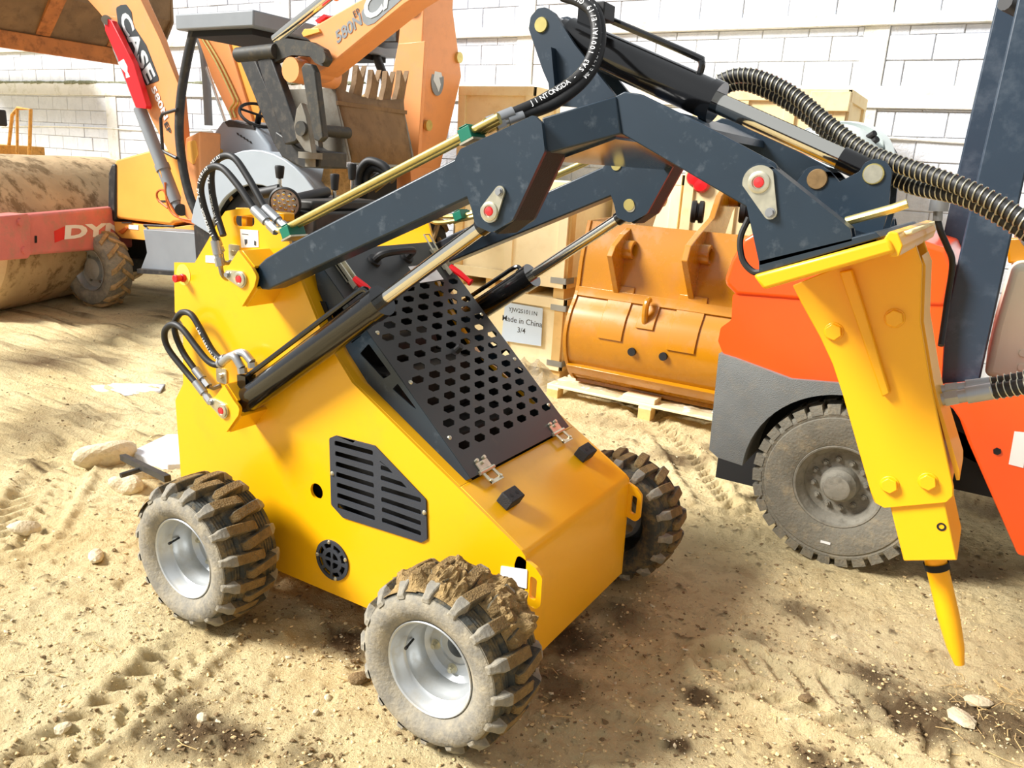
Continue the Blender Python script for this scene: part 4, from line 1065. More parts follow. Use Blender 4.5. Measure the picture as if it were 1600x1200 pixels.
# uprights
for pix, y0, y1 in (([(1640,-220),(1463,556),(1470,603),(1530,601),(1711,-220)], 2.24, 2.40), ([(1604,-200),(1491,290),(1462,420),(1500,420),(1525,290),(1640,-200)], 3.05, 3.2)):
    MB().prism(xz(pix, y0), y0, y1).build('upright', 'lift_mast', fk, bevel=.008)
t_ = pt(1591,15,2.5); MB().cyl(t_, Vector(t_)+Vector((-.05,-.1,.01)), .03, seg=12).build('tilt_knob', 'black_rubber', fk)
# cream cowl
cr = MB().prism(xz([(1583,414),(1780,398),(1780,660),(1602,604),(1537,588),(1552,520)], 2.45), 2.45, 3.1).build('cowl', 'lift_cream', fk, bevel=.03, bseg=4)
for a, b in ((1600,552),(1598,574)):
    q = pt(a, b, 2.45); MB().prism(rounded([(q.x-.02,q.z-.016),(q.x+.12,q.z-.016),(q.x+.12,q.z+.016),(q.x-.02,q.z+.016)], .015), 2.444, 2.452).build('cowl_slot', 'lift_cream', cr, bevel=.002)
MB().prism(xz([(1573,372),(1800,362),(1800,405),(1575,412)], 2.7), 2.7, 3.0).build('seat_base', 'amber_paint', fk, bevel=.01)
MB().prism(rounded(xz([(1588,350),(1700,330),(1700,395),(1605,392),(1590,372)], 2.6), .03), 2.6, 2.9).build('seat_cushion', 'lift_grey', fk, bevel=.03, bseg=3)
# step panel with the white mark, right
pn = xz([(1470,604),(1600,594),(1790,585),(1790,910),(1590,868),(1512,690),(1499,655),(1489,640),(1474,628)], 2.12)
po = MB().prism(pn, 2.12, 2.20).build('step_panel', 'lift_orange', fk, bevel=.012, bseg=3)
MB().prism(xz([(1585,674),(1606,676),(1599,731),(1576,725)], 2.119), 2.116, 2.1198).build('white_mark', 'letter_white', po, smooth=0)
q = pt(1558,705,2.12); MB().cyl(q, Vector(q)+Vector((0,-.006,0)), .016, seg=6).build('bolt', 'dark_inside', po)
MB().prism(xz([(1484,668),(1520,684),(1548,735),(1496,708)], 2.45), 2.45, 2.5).build('tie_link', 'lift_red', fk)
# rounded grey cowl standing on the body
dc = Vector(pt(1288,262,2.75)); dn = Vector((-.12, -.72, .68)).normalized()
dm = MB().lathe([(.33,.10),(.335,.05),(.325,-.01),(.29,-.035),(.285,.0),(.24,-.07),(.16,-.115),(.08,-.135),(.0001,-.14)], dc, -dn, 48).build('round_cowl', 'mirror_shell', fk, smooth=40)
MB().lathe([(.333,.13),(.345,.11),(.345,.07),(.333,.05)], dc, -dn, 48).build('cowl_trim', 'black_rubber', dm)
for a, b in ((1367,208),(1371,217)): q = pt(a, b, 2.75); MB().cyl(q, Vector(q)+Vector((-.03,.02,-.02)), .016, seg=10).build('trim_knob', 'black_rubber', dm)
MB().cyl((dc.x, dc.y+.05, 1.5), (dc.x, dc.y+.05, dc.z), .06, seg=16).build('cowl_post', 'lift_grey', fk)
# hidden rear pair of wheels' far side keeps the machine standing
w2 = MB().lathe(tprof, (WC.x, FYN+1.05, WC.z), (0,-1,0), 40).build('tyre', 'lift_tyre', fk)
w3 = MB().lathe([(r, t) for r, t in tprof], (2.55, 2.16, WC.z), (0,1,0), 40).build('tyre', 'lift_tyre', fk)
MB().bb(.3, 2.9, 2.45, 3.1, .42, .78).build('chassis', 'dark_inside', fk)
# ================================================================== amber excavator bucket on a pallet
BX0 = -1.45; BX1 = -.16
eb = thing('excavator_bucket', 'amber orange excavator bucket with two lug ears on a wooden pallet', 'excavator bucket', (-.8, 4.2, .12))
def yz(pix, X): return [((p := pt(a, b, X=X)).y, p.z) for a, b in pix]
prof = yz([(925,345),(913,400),(905,455),(893,490),(886,525),(888,560),(899,592),(912,612)], BX0)
# the lips: keep the section smooth
prof = [(a, max(b, .175)) for a, b in prof]
back = [Vector((0, a, b)) for a, b in prof]
sm = [(v.y, v.z) for v in spline(back, 6)]
zt = sm[0][1]
inner = [(y+.03, z) for y, z in sm]
ring = sm + [(sm[-1][0]+.55, sm[-1][1]-.03), (sm[-1][0]+.55, sm[-1][1]+.0)] + [(sm[-1][0]+.03, sm[-1][1]+.03)] + inner[:-1][::-1]
def yzprism(mb, poly, x0, x1, holes=()):
    return mb.plate(poly, (0,0,0), (0,1,0), (0,0,1), (1,0,0), x0, x1, holes)
yzprism(MB(), ring, BX0, BX1).build('shell', 'amber_paint', eb, smooth=35)
def off(poly, d):
    out = []
    for i, (y, z) in enumerate(poly):
        a = poly[max(0, i-1)]; b = poly[min(len(poly)-1, i+1)]; t = Vector((b[0]-a[0], b[1]-a[1])).normalized()
        n = Vector((t.y, -t.x)); n = n if n.x < 0 else -n
        out.append((y+n.x*d, z+n.y*d))
    return out
o1 = off(sm, .014)
for x in (BX0-.03, BX1):
    yzprism(MB(), o1 + [(sm[-1][0]+.6, sm[-1][1]-.02), (sm[0][0]+.75, zt-.15), (sm[0][0]+.4, zt+.02)], x, x+.03).build('side_plate', 'amber_paint', eb, smooth=0, bevel=.003)
def band_on(i0, i1, x0, x1, t, name, b=.003):
    seg = sm[i0:i1]; oo = off(sm, t)[i0:i1]
    return yzprism(MB(), seg + oo[::-1], x0, x1).build(name, 'amber_paint', eb, smooth=30, bevel=b)
def idx(z): return min(range(len(sm)), key=lambda k: abs(sm[k][1]-z))
zc = prof[2][1]; ic = idx(zc)
band_on(ic-1, ic+2, BX0, BX1, .018, 'seam_bar')
zb1 = prof[5][1]-.06
for z_, t in ((zb1, .035), (zb1-.16, .03)):
    i = idx(z_); band_on(i-1, i+2, BX0-.01, BX1+.01, t, 'wear_bar')
def xz_on(px_, py_, z=None):
    """point of the belly seen at a pixel"""
    best = None
    for k in range(len(sm)-1):
        for s in (0, .25, .5, .75):
            y = sm[k][0]*(1-s)+sm[k+1][0]*s; z = sm[k][1]*(1-s)+sm[k+1][1]*s
            p = pt(px_, py_, y); e = abs(p.z-z)
            if best is None or e < best[0]: best = (e, p.x, y, z)
    return best[1:]
for a, b in (((943,447),(982,534)), ((1050,462),(1096,555))):
    x0 = xz_on(a[0], (a[1]+b[1])/2)[0]; x1 = xz_on(b[0], (a[1]+b[1])/2)[0]
    i0, i1 = idx(xz_on((a[0]+b[0])/2, a[1])[2]), idx(xz_on((a[0]+b[0])/2, b[1])[2]); band_on(min(i0,i1), max(i0,i1)+1, x0, x1, .014, 'wear_patch')
x0, x1 = xz_on(1001,490)[0], xz_on(1029,490)[0]; i0, i1 = idx(xz_on(1015,461)[2]), idx(xz_on(1015,518)[2])
hp_ = band_on(min(i0,i1), max(i0,i1)+1, x0, x1, .016, 'hook_plate')
hx, hy, hz = xz_on(1013,490)
MB().tube(spline([(hx,hy-.01,hz+.10),(hx,hy-.05,hz+.085),(hx,hy-.065,hz+.02),(hx,hy-.05,hz-.06),(hx,hy-.01,hz-.09)], 5), .024, 10).build('lifting_hook', 'amber_paint', hp_)
for a, b in ((988,550),(1037,557)):
    x, y, z = xz_on(a, b); MB().cyl((x,y+.01,z),(x,y-.022,z),.03,seg=20).build('drain_hole', 'dark_inside', eb)
for bx, tip in ((982, (963,462)), (1100, (1080,470))):
    X = xz_on(*tip)[0]
    dx = 0 if bx == 982 else 117
    P = [(tip[0], tip[1]), (952+dx, 400 if not dx else 408), (958+dx, 384), (972+dx, 366), (995+dx, 345 if not dx else 340), (1012+dx-6, 318 if not dx else 306), (1018+dx-8, 300), (1032+dx-12, 288), (1046+dx-14, 292), (1050+dx-14, 310), (1040+dx-16, 330), (1020+dx-10, 372), (1003+dx-6, 410), (985+dx-3, 440)]
    if dx: P[0] = tip
    poly = yz(P, X)
    cy = sum(p[0] for p in poly)/len(poly)
    yzprism(MB(), poly, X-.022, X+.022).build('lug_ear', 'amber_paint', eb, smooth=0, bevel=.005)
    for c in ((974+dx, 389 if not dx else 396), (1032+dx-10, 308)):
        q = pt(*c, X=X); MB().lathe([(.042,-.06),(.066,-.06),(.070,-.052),(.070,.082),(.066,.09),(.042,.09),(.040,-.06)], q, (1,0,0), 24).build('pin_boss', 'amber_paint', eb, smooth=40)
# pallet
pal = thing('wooden_pallet', 'pale wooden pallet under the amber excavator bucket', 'pallet', (-.8, 4.2, 0))
PX0, PX1, PY0, PY1 = -1.62, .05, 3.74, 4.75
for k in range(6):
    y = PY0+(PY1-PY0-.12)*k/5; MB().bb(PX0, PX1, y, y+.12, .098, .118).build('deck_board', 'pine', pal, bevel=.003)
for x in (PX0, (PX0+PX1)/2-.05, PX1-.1):
    for y in (PY0, PY0+.45, PY1-.1): MB().bb(x, x+.1, y, y+.1, -.01, .078).build('block', 'pine_dark', pal, bevel=.003)
    MB().bb(x, x+.1, PY0, PY1, .078, .098).build('stringer_board', 'pine', pal)
# low wooden chocks and plastic film under the bucket
for a, b in ((850,1),(1022,0)):
    p = pt(a if a > 900 else 1022, 605, 3.85)
MB().bb(-.98,-.72,3.76,3.90,.118,.155).build('timber_chock', 'pine', pal, bevel=.004)
def film(name, label, x0, x1, y0, y1, z0, h, seed, nx=26, ny=14):
    vs = []; fs = []
    for i in range(nx+1):
        for j in range(ny+1):
            x = x0+(x1-x0)*i/nx; y = y0+(y1-y0)*j/ny
            e = min(i, nx-i, j*1.6, (ny-j)*1.6)/5
            n = float(fbm(np.array([x*9.]), np.array([y*9.]), seed, 4, .6)[0])
            vs.append((x+.02*n, y-.03*n, z0+max(.0, min(1, e))*h*(.6+n)))
    for i in range(nx):
        for j in range(ny): q = i*(ny+1)+j; fs.append((q, q+ny+1, q+ny+2, q+1))
    o = MB().add(vs, fs).build(name, 'wrap', None, smooth=0); tag(o, label, 'plastic film'); return o
film('plastic_film', 'crumpled clear plastic film beside the crate bottom and pallet corner', -2.25, -1.66, 3.82, 4.2, .02, .16, 4)
film('plastic_film', 'wrinkled clear plastic film lying on the pallet under the bucket', -1.6, -1.02, 3.75, 3.86, .122, .035, 8)
film('plastic_film', 'strip of clear plastic film on the pallet beside the forklift fender', -.68, -.02, 3.75, 3.86, .122, .035, 12)

# ================================================================== wooden crates
def crate(label, x0, x1, y0, y1, z0, z1, skid=True, m='pine', bat='pine_dark', group=None, brackets=True, mid=1):
    t = thing('wooden_crate', label, 'crate', ((x0+x1)/2, (y0+y1)/2, z0), group)
    s = .09 if skid else 0
    MB().bb(x0, x1, y0, y1, z0+s, z1).build('panel_box', m, t, bevel=.004)
    b = .085
    for xa in [x0, x1-b] + [x0+(x1-x0-b)*(k+1)/(mid+1) for k in range(mid)]:
        MB().bb(xa, xa+b, y0-.022, y0, z0+s, z1).build('batten', bat if random.random() < .3 else m, t, bevel=.002)
    for za in (z0+s, z1-b): MB().bb(x0, x1, y0-.026, y0-.0, za, za+b).build('batten', m, t, bevel=.002)
    for ya in (y0, y1-b): MB().bb(x1, x1+.022, ya, ya+b, z0+s, z1).build('batten', bat, t, bevel=.002)
    for za in (z0+s, z1-b): MB().bb(x1, x1+.024, y0, y1, za, za+b).build('batten', bat, t, bevel=.002)
    if skid:
        for xa in np.linspace(x0, x1-.1, 4): MB().bb(float(xa), float(xa)+.1, y0, y1, z0, z0+s).build('skid', bat, t)
    if brackets:
        for za in (z0+s+.04, z1-.10):
            MB().bb(x1-.12, x1+.03, y0-.03, y0-.0265, za, za+.05).bb(x1+.0245, x1+.028, y0-.03, y0+.12, za, za+.05).build('corner_bracket', 'galvanised', t)
    return t
CY = 4.3
lc0 = pt(893,470,CY); zb = pt(800,452,CY).z
lower_c = crate('lower wooden crate with a printed white paper label behind the loader', -2.95, -1.80, CY, 5.25, -.01, zb-.02)
up_c = crate('upper wooden crate stacked on the labelled crate', -2.95, -1.82, CY, 5.25, zb-.02, pt(880,285,CY).z)
P = [pt(a, b, CY-.03) for a, b in ((789,472),(848,482),(845,541),(783,532))]
pl = MB().prism([(p.x, p.z) for p in P], CY-.0275, CY-.026).build('paper_label', 'sticker_blue', lower_c, smooth=0)
u_ = (P[1]-P[0]).normalized(); v_ = Vector((-u_.z, 0, u_.x)); ce = (P[0]+P[1])/2
wl_ = (P[1]-P[0]).length
tm = MB()
for i, s in enumerate(('YJW251011N', 'Made in China', '3/4')):
    c = ce - v_*(.085+.082*i) - u_*.005; text_mb(s, (c.x, CY-.0285, c.z), u_, v_, .048 if i != 1 else .050, width=None, bold=.005, mb=tm, center=True)
tm.build('label_print', 'ink', pl, smooth=0)
# taller cases by the wall
a0, a1 = pt(719,135,5.3), pt(836,135,5.3)
crate('tall narrow plywood case standing left by the wall behind the arms', a0.x, a1.x, 5.3, 5.8, -.01, a0.z, skid=False, m='plywood', bat='plywood', brackets=False, mid=0)
a0, a1 = pt(1085,160,4.95), pt(1328,140,4.95)
tc_ = crate('tall plywood case behind the amber bucket and the boom', a0.x, a1.x, 4.95, 5.7, -.01, pt(1320,140,4.95).z, skid=False, m='plywood', bat='plywood', brackets=False, mid=2)
bx = pt(1265,160,4.9); MB().bb(bx.x, a1.x+.02, 4.90, 4.95, bx.z-.06, bx.z+.08).build('top_board', 'plywood', tc_, bevel=.004)
for a, b, r in ((1086,277,16),(1096,287,14)):
    c = pt(a, b, 4.92); MB().lathe([(.0001,-.03),(.06,-.025),(.075,0)], c, (0,1,0), 24).build('red_reflector', 'red_plastic', tc_)
cw = pt(1040,300,5.05)
crate('pale wooden crate mostly hidden behind the amber bucket', -1.75, a0.x-.04, 5.0, 5.6, -.01, pt(1045,272,5.0).z, skid=False, m='pine', mid=1, brackets=False)
for px_, lb in ((1090, 'black rubber roller on the bucket rim between its ears'), (1166, 'black rubber roller on the bucket rim beside the tool carrier')):
    c = Vector(pt(px_, 331, 4.42)); r_ = MB()
    r_.lathe([(.02,-.05),(.075,-.05),(.085,-.04),(.085,-.012),(.066,-.006),(.066,.006),(.085,.012),(.085,.04),(.075,.05),(.02,.05),(.02,-.05)], c, (1,.3,0), 28)
    tag(r_.build('rubber_roller', 'black_rubber', None, smooth=40), lb, 'roller')
# ================================================================== orange backhoe loader at the back left
bh = thing('backhoe_loader', 'orange backhoe loader with grey canopy and folded digging arm', 'backhoe loader', (-5.2, 4.2, 0))
def pp(pix, Y, t, name, m, parent=bh, bevel=.01, r=0, smooth=32, holes=(), bseg=2):
    P = xz(pix, Y); P = rounded(P, r) if r else P
    return MB().prism(P, Y, Y+t, [xz(h, Y) for h in holes]).build(name, m, parent, bevel=bevel, smooth=smooth, bseg=bseg)
def bar(a, b, r, name, m, parent=bh, seg=18, smooth=32):
    return MB().cyl(a, b, r, seg=seg).build(name, m, parent, smooth=smooth)
# ---- wheels
def big_wheel(cx, y, R, W, tilt, rimr, nl, name='tyre', mirror=False):
    loc = Vector((cx, y, R-.015)); s = -1 if mirror else 1
    pr = [(rimr,.05*1),(rimr+.02,.02),(rimr+.06,.0),(R*.80,.0),(R*.88,.012),(R*.93,.05),(R*.95,W/2),(R*.93,W-.05),(R*.88,W-.012),(R*.8,W),(rimr,W-.05)]
    pr = [(r, t*s) for r, t in pr]
    ax = Vector((math.sin(tilt), math.cos(tilt), 0))
    t_ = MB().lathe(pr, loc, ax, 48).build(name, 'tyre_dusty' if R < .6 else 'black_rubber', bh, smooth=30)
    a_ = Vector((1,0,0)); a_ = (a_-ax*a_.dot(ax)).normalized(); b_ = Vector((0,0,1))
    for k in range(nl):
        for sd in (0, 1):
            vs = []; n = 5
            for i in range(n+1):
                t = i/n; y_ = .01+(W*.58-.01)*t; an = 2*math.pi*k/nl + sd*math.pi/nl + .30*t
                yy = (W-y_ if sd else y_)*s
                top = R - (.03 if i == 0 else 0)
                for q, r in ((-.085, R*.90), (-.06, top), (.06, top), (.085, R*.90)):
                    ang = an+q*.42/R*.9; vs.append(loc + ax*yy + (a_*math.cos(ang)+b_*math.sin(ang))*r)
            fs = []
            for i in range(n):
                for q in range(3): z = i*4+q; fs.append((z, z+1, z+5, z+4))
            fs += [(3,2,1,0),(n*4,n*4+1,n*4+2,n*4+3)]
            MB().add(vs, fs).build('tread_lug', 'dried_mud', t_, smooth=0)
    rp_ = [(rimr,.045),(rimr*1.02,.03),(rimr*.96,.03),(rimr*.90,.06),(rimr*.86,.10),(rimr*.55,.12),(rimr*.5,.07),(rimr*.28,.05),(.0001,.05)]
    rm_ = MB().lathe([(r, t*s) for r, t in rp_], loc, ax, 40).build('rim', 'rim_silver', bh, smooth=35)
    for k in range(6):
        an = math.pi*k/3; c = loc+ax*(.118*s)+(a_*math.cos(an)+b_*math.sin(an))*rimr*.66
        MB().cyl(c, c-ax*(.02*s), .016, seg=6).build('wheel_nut', 'steel', rm_)
    return t_
wc = pt(135,427,3.35)
big_wheel(wc.x, 3.35, .425, .30, -.10, .23, 14); big_wheel(wc.x, 5.35, .425, .30, 0, .23, 14, mirror=True)
RX = -4.42
big_wheel(RX, 3.40, .78, .42, 0, .38, 14); big_wheel(RX, 5.30, .78, .42, 0, .38, 14, mirror=True)
MB().bb(wc.x-.08, wc.x+.08, 3.6, 5.1, .35, .5).bb(RX-.1,RX+.1,3.75,5.0,.55,.8).bb(wc.x-.3, RX+1.2, 4.0, 4.7, .45, .85).build('chassis', 'case_dark', bh, bevel=.02)
# ---- engine hood
pp([(176,258),(180,250),(240,233),(306,230),(306,346),(272,348),(266,352),(178,341)], 3.72, 1.05, 'hood', 'case_yellow', bevel=.03, bseg=3)
pp([(178,346),(266,356),(308,350),(308,382),(276,384),(235,376),(190,372),(180,362)], 3.72, 1.05, 'hood_skirt', 'case_yellow', bevel=.015)
pp([(169,270),(174,256),(180,256),(180,345),(172,346),(168,330)], 3.70, 1.08, 'grille', 'case_dark', bevel=.02)
pp([(190,347),(205,347),(205,349),(190,349)], 3.705, .01, 'hood_latch', 'case_dark', bevel=0)
pp([(201,351),(216,352),(216,359),(201,358)], 3.715, .004, 'sticker', 'sticker_white', bevel=0)
pp([(184,362),(196,354),(199,357),(190,366)], 3.70, .02, 'tow_hook', 'orange_rubber', bevel=.004)
pp([(247,313),(261,313),(261,316),(247,316)], 3.715, .004, 'hood_slot', 'case_dark', bevel=0)
# ---- loader tower, arms and cylinder
pp([(290,215),(312,205),(312,345),(296,345),(280,330)], 3.55, .25, 'loader_tower', 'case_orange', bevel=.015)
pp([(292,222),(305,218),(309,240),(302,258),(292,250)], 3.54, .015, 'tower_boss_plate', 'case_yellow', bevel=.004, r=.03)
LA = 3.58
arm_pix = [(128,-10),(155,20),(166,34),(185,78),(238,190),(262,235),(274,248),(284,240),(284,215),(278,150),(247,60),(218,-4),(205,-30),(150,-40)]
la = pp(arm_pix, LA, .10, 'loader_arm', 'case_orange', bevel=.008)
pp([(209,-2),(219,-2),(250,62),(282,140),(284,190),(276,172),(243,72)], LA-.006, .04, 'arm_flange', 'case_orange', bevel=.003)
u_ = (pt(240,122,LA)-pt(196,20,LA)).normalized()
vv = Vector((-u_.z, 0, u_.x)); vv = vv if vv.x > 0 else -vv
def decal(txt, p0, p1, h, mk, m, parent, Y, bold=.02, shear=0., name='lettering', up=1):
    a, b = pt(*p0, Y), pt(*p1, Y); u = (b-a).normalized(); v = Vector((-u.z, 0, u.x))*up
    return text_mb(txt, a, u, v, h, width=(b-a).length, bold=bold, shear=shear).build(name, m, parent, smooth=0)
# dark backing of the maker's lettering, then the silver letters
pp([(181,12),(188,8),(197,7),(205,18),(208,40),(228,70),(247,120),(248,126),(228,134),(213,100),(196,58),(184,36)], LA-.004, .004, 'decal_back', 'decal_dark', parent=la, bevel=0, r=.03)
for ch_, p0, p1 in (('C', (184,34), (195,47)), ('A', (194,50), (209,82)), ('S', (207,80), (220,104)), ('E', (218,106), (230,131))):
    pass
a, b = pt(187,28,LA-.006), pt(232,131,LA-.006); u = (b-a).normalized(); v = Vector((-u.z,0,u.x)); v = v if (v.x > 0) else -v
text_mb('CASE', a - v*.02, u, v, .165, width=(b-a).length, bold=.035).build('lettering', 'decal_silver', la, smooth=0)
a, b = pt(236,139,LA-.006), pt(254,182,LA-.006); u = (b-a).normalized(); v = Vector((-u.z,0,u.x)); v = v if v.x > 0 else -v
text_mb('580N', a, u, v, .075, width=(b-a).length*1.15, bold=.03).build('lettering', 'letter_white', la, smooth=0)
a, b = pt(256,194,LA-.006), pt(262,209,LA-.006); u = (b-a).normalized(); v = Vector((-u.z,0,u.x)); v = v if v.x > 0 else -v
text_mb('EP', a, u, v, .06, width=(b-a).length*1.1, bold=.02).build('lettering', 'decal_dark', la, smooth=0)
cy0, cy1 = pt(166,35,LA-.02), pt(280,328,LA-.02)
dcy = (cy1-cy0); Lc = dcy.length; dcy.normalize()
def on(t, o=0.): return cy0 + dcy*t
s0 = on(Lc*.46)
cyl_ = MB().cyl(s0, on(Lc*.96), .062, seg=20).cyl(on(Lc*.76), on(Lc*.79), .072, seg=20).cyl(on(Lc*.96), cy1, .05, seg=16).build('lift_ram', 'case_grey', bh, smooth=35)
bar(on(.0), s0, .035, 'ram_rod', 'chrome')
strut = pp([(163,33),(166,28),(174,32),(208,98),(229,165),(228,170),(212,168),(205,150),(182,88),(164,48)], LA-.11, .06, 'safety_strut', 'red_plastic', bevel=.006)
pp([(184,98),(193,92),(199,104),(199,112),(203,120),(197,122),(196,114),(189,106)], LA-.113, .003, 'strut_label', 'sticker_white', parent=strut, bevel=0)
MB().cyl(Vector(pt(166,31,LA-.12)), Vector(pt(166,31,LA+.1)), .045, seg=16).build('ram_pin', 'steel', bh)
MB().cyl(Vector(pt(283,328,LA-.06)), Vector(pt(283,328,LA+.1)), .06, seg=16).build('ram_pin', 'case_dark', bh)
MB().tube(spline([pt(222,185,LA-.04), pt(235,235,LA-.06), pt(252,270,LA-.07), pt(258,300,LA-.06)], 5), .014, 6).build('ram_pipe', 'case_yellow', bh)
for pts in ([(258,285),(262,320),(275,338),(300,345)], [(262,325),(247,312),(246,300),(256,298),(266,320),(282,342),(306,350)]):
    MB().tube(spline([pt(a, b, LA-.08) for a, b in pts], 6), .011, 6).build('ram_hose', 'orange_rubber', bh)
far_arm = pp([(308,57),(352,52),(396,192),(366,196),(330,120)], 4.95, .10, 'loader_arm', 'case_orange', bevel=.01)
pp([(352,52),(366,52),(412,192),(396,192)], 4.98, .12, 'arm_flange', 'case_yellow', bevel=.004)
for o in (0, 6):
    MB().tube(spline([pt(314+o, 58, 4.93), pt(338+o, 98, 4.93), pt(362+o, 148, 4.93), pt(366+o, 160, 4.93), pt(359+o, 172, 4.93), pt(362+o, 184, 4.93)], 5), .012, 6).build('arm_pipe', 'yellow_zinc', bh)
bar(pt(323,105,5.0), pt(352,190,5.0), .02, 'tilt_rod', 'chrome')
# ---- loader bucket held high in front
k0 = pt(238,104,5.3)                        # far end of the cutting edge
kx = pt(0,58,3.3)
B0 = Vector((k0.x, 5.35, k0.z)); 
sec = [(0,0),(.10,.10),(.02,.22),(-.30,.42),(-.62,.78),(-.80,1.1),(-.78,1.12),(-.60,.80),(-.28,.45),(.04,.25),(.06,.20)]
ux = Vector((1,0,0))
def bsec(p): return (B0.x+.35-p[0]*1.0*-1, B0.z+p[1])
c_edge = pt(236,103,5.2); c_top = pt(262,38,5.2)
lb0, lb1 = pt(236,100,5.2), pt(-60,30,2.9)
e_out = [pt(237,106,5.2), pt(233,84,5.2), pt(263,34,5.2), pt(225,-60,5.2), pt(60,-120,5.2)]
shell = [(e_out[0].x, e_out[0].z), (e_out[2].x+.02, e_out[2].z), (e_out[2].x-.1, e_out[2].z+.75), (e_out[2].x-.7, e_out[2].z+1.0), (e_out[2].x-.7, e_out[2].z+.97), (e_out[2].x-.14, e_out[2].z+.72), (e_out[2].x-.04, e_out[2].z+.03), (e_out[0].x-.02, e_out[0].z+.06)]
# deep profile: floor seen from below, back plate away from the viewer
f0, f1 = Vector((e_out[0].x, 0, e_out[0].z)), Vector((e_out[2].x+.0, 0, e_out[2].z))
lbk = thing
lo_y, hi_y = 2.75, 5.25
floor_p = [(f0.x, f0.z), (f0.x-.015, f0.z+.16), (f1.x-.02, f1.z+.02), (f1.x+.02, f1.z+.6), (f1.x-.35, f1.z+1.0), (f1.x-.95, f1.z+1.05), (f1.x-.95, f1.z+1.0), (f1.x-.38, f1.z+.95), (f1.x-.04, f1.z+.58), (f1.x-.08, f1.z+.05), (f0.x-.06, f0.z+.16), (f0.x-.05, f0.z)]
MB().prism(floor_p, lo_y, hi_y).build('loader_bucket', 'bucket_rust', bh, smooth=25)
MB().prism([(f0.x+.02, f0.z-.02), (f0.x+.02, f0.z+.16), (f0.x-.06, f0.z+.17), (f0.x-.06, f0.z-.02)], lo_y-.02, hi_y+.03).build('cutting_edge', 'bucket_edge', bh, bevel=.01)
MB().prism([(f0.x, f0.z+.02), (f1.x, f1.z), (f1.x, f1.z+.6), (f1.x-.35, f1.z+1.02), (f1.x-.95, f1.z+1.05)], hi_y, hi_y+.03).build('bucket_cheek', 'bucket_rust', bh)
for yy in (3.05, 3.75, 4.6):
    MB().prism([(f0.x+.01, f0.z+.17), (f1.x+.015, f1.z), (f1.x+.02, f1.z+.3), (f1.x-.05, f1.z+.3)], yy, yy+.16).build('wear_strip', 'bucket_edge', bh)
# ---- canopy and its posts
ct0, ct1 = pt(273,22,3.35), pt(273,47,3.35); crx = pt(622,60,5.25).x
MB().bb(ct0.x, crx, 3.35, 5.25, ct1.z, ct0.z).build('canopy', 'case_grey', bh, bevel=.015)
MB().bb(ct0.x+.12, crx-.1, 3.42, 5.18, ct1.z-.05, ct1.z).build('canopy_lining', 'dark_inside', bh)
MB().tube(spline([pt(303,46,3.45), pt(292,95,3.45), pt(283,150,3.45), pt(280,205,3.45), pt(286,262,3.45), pt(296,305,3.45), pt(308,335,3.45)], 6), .042, 8).build('canopy_post', 'case_dark', bh, smooth=60)
MB().tube(spline([pt(304,50,5.05), pt(316,72,5.05), pt(322,120,5.05), pt(326,196,5.05)], 5), .05, 8).build('canopy_post', 'case_grey', bh, smooth=60)
bar(pt(578,62,5.0), pt(604,130,5.0), .045, 'canopy_post', 'case_dark')
pp([(574,40),(620,30),(620,66),(560,66)], 4.6, .4, 'rear_lamp_bar', 'case_dark')
MB().tube([pt(277,171,3.4), pt(254,178,3.4), pt(251,185,3.4), pt(254,234,3.4), pt(258,238,3.4), pt(276,247,3.4)], .016, 8).build('grab_rail', 'case_dark', bh)
# ---- dash, steering wheel, fender, step
cs = pp([(331,266),(334,206),(346,190),(366,187),(397,197),(420,226),(432,262)], 4.05, .5, 'dash_console', 'case_fender', bevel=.03, bseg=3)
pp([(349,190),(358,187),(395,195),(398,203),(380,200),(355,198)], 4.04, .3, 'dash_top', 'case_dark', bevel=.01)
for k in range(5):
    a, b = 369+k*5, 207+k*3.2; pp([(a,b),(a+3,b+1),(a+5,b+5),(a+2,b+4)], 4.045, .006, 'dash_vent', 'case_dark', parent=cs, bevel=0)
sw = Vector(pt(405,180,4.2)); sn = Vector((.55,-.25,.8)).normalized(); sa = sn.orthogonal().normalized(); sb = sn.cross(sa)
swo = MB().tube([sw+.19*(sa*math.cos(t)+sb*math.sin(t)) for t in np.linspace(0, 2*math.pi, 28, endpoint=False).tolist()], .016, 8, closed=True).build('steering_wheel', 'black_rubber', bh)
MB().cyl(sw, sw-sn*.28, .03).cyl(sw, sw+sa*.19, .012).cyl(sw, sw-sa*.19, .012).cyl(sw, sw+sb*.19, .012).build('steering_column', 'black_rubber', swo)
fc = (RX, .80)
fp = [(fc[0]+.94*math.cos(math.radians(a)), fc[1]+.94*math.sin(math.radians(a))) for a in range(165, 15, -10)] + [(fc[0]+.90*math.cos(math.radians(a)), fc[1]+.90*math.sin(math.radians(a))) for a in range(25, 170, 10)]
fz = pt(420,236,3.4).z - (fc[1]+.94)
fp = [(x, z+fz) for x, z in fp]
fen = MB().prism(fp, 3.36, 3.98).build('fender', 'case_fender', bh, smooth=45, bevel=.01)
fs_ = [(fc[0]+.945*math.cos(math.radians(a)), fz+fc[1]+.945*math.sin(math.radians(a))) for a in range(165, 10, -8)] + [(fc[0]+.68*math.cos(math.radians(a)), fz+fc[1]-.03+.68*math.sin(math.radians(a))) for a in range(12, 168, 8)]
MB().prism(fs_, 3.32, 3.37).build('fender_skirt', 'case_fender', fen, smooth=45, bevel=.012)
MB().bb(RX-.75, RX+.75, 3.98, 4.04, .7, fc[1]+.94+fz-.1).build('fender_side', 'case_dark', bh)
st_ = pp([(223,358),(310,364),(312,428),(218,424),(229,395)], 3.40, .30, 'step_box', 'case_grey', bevel=.012)
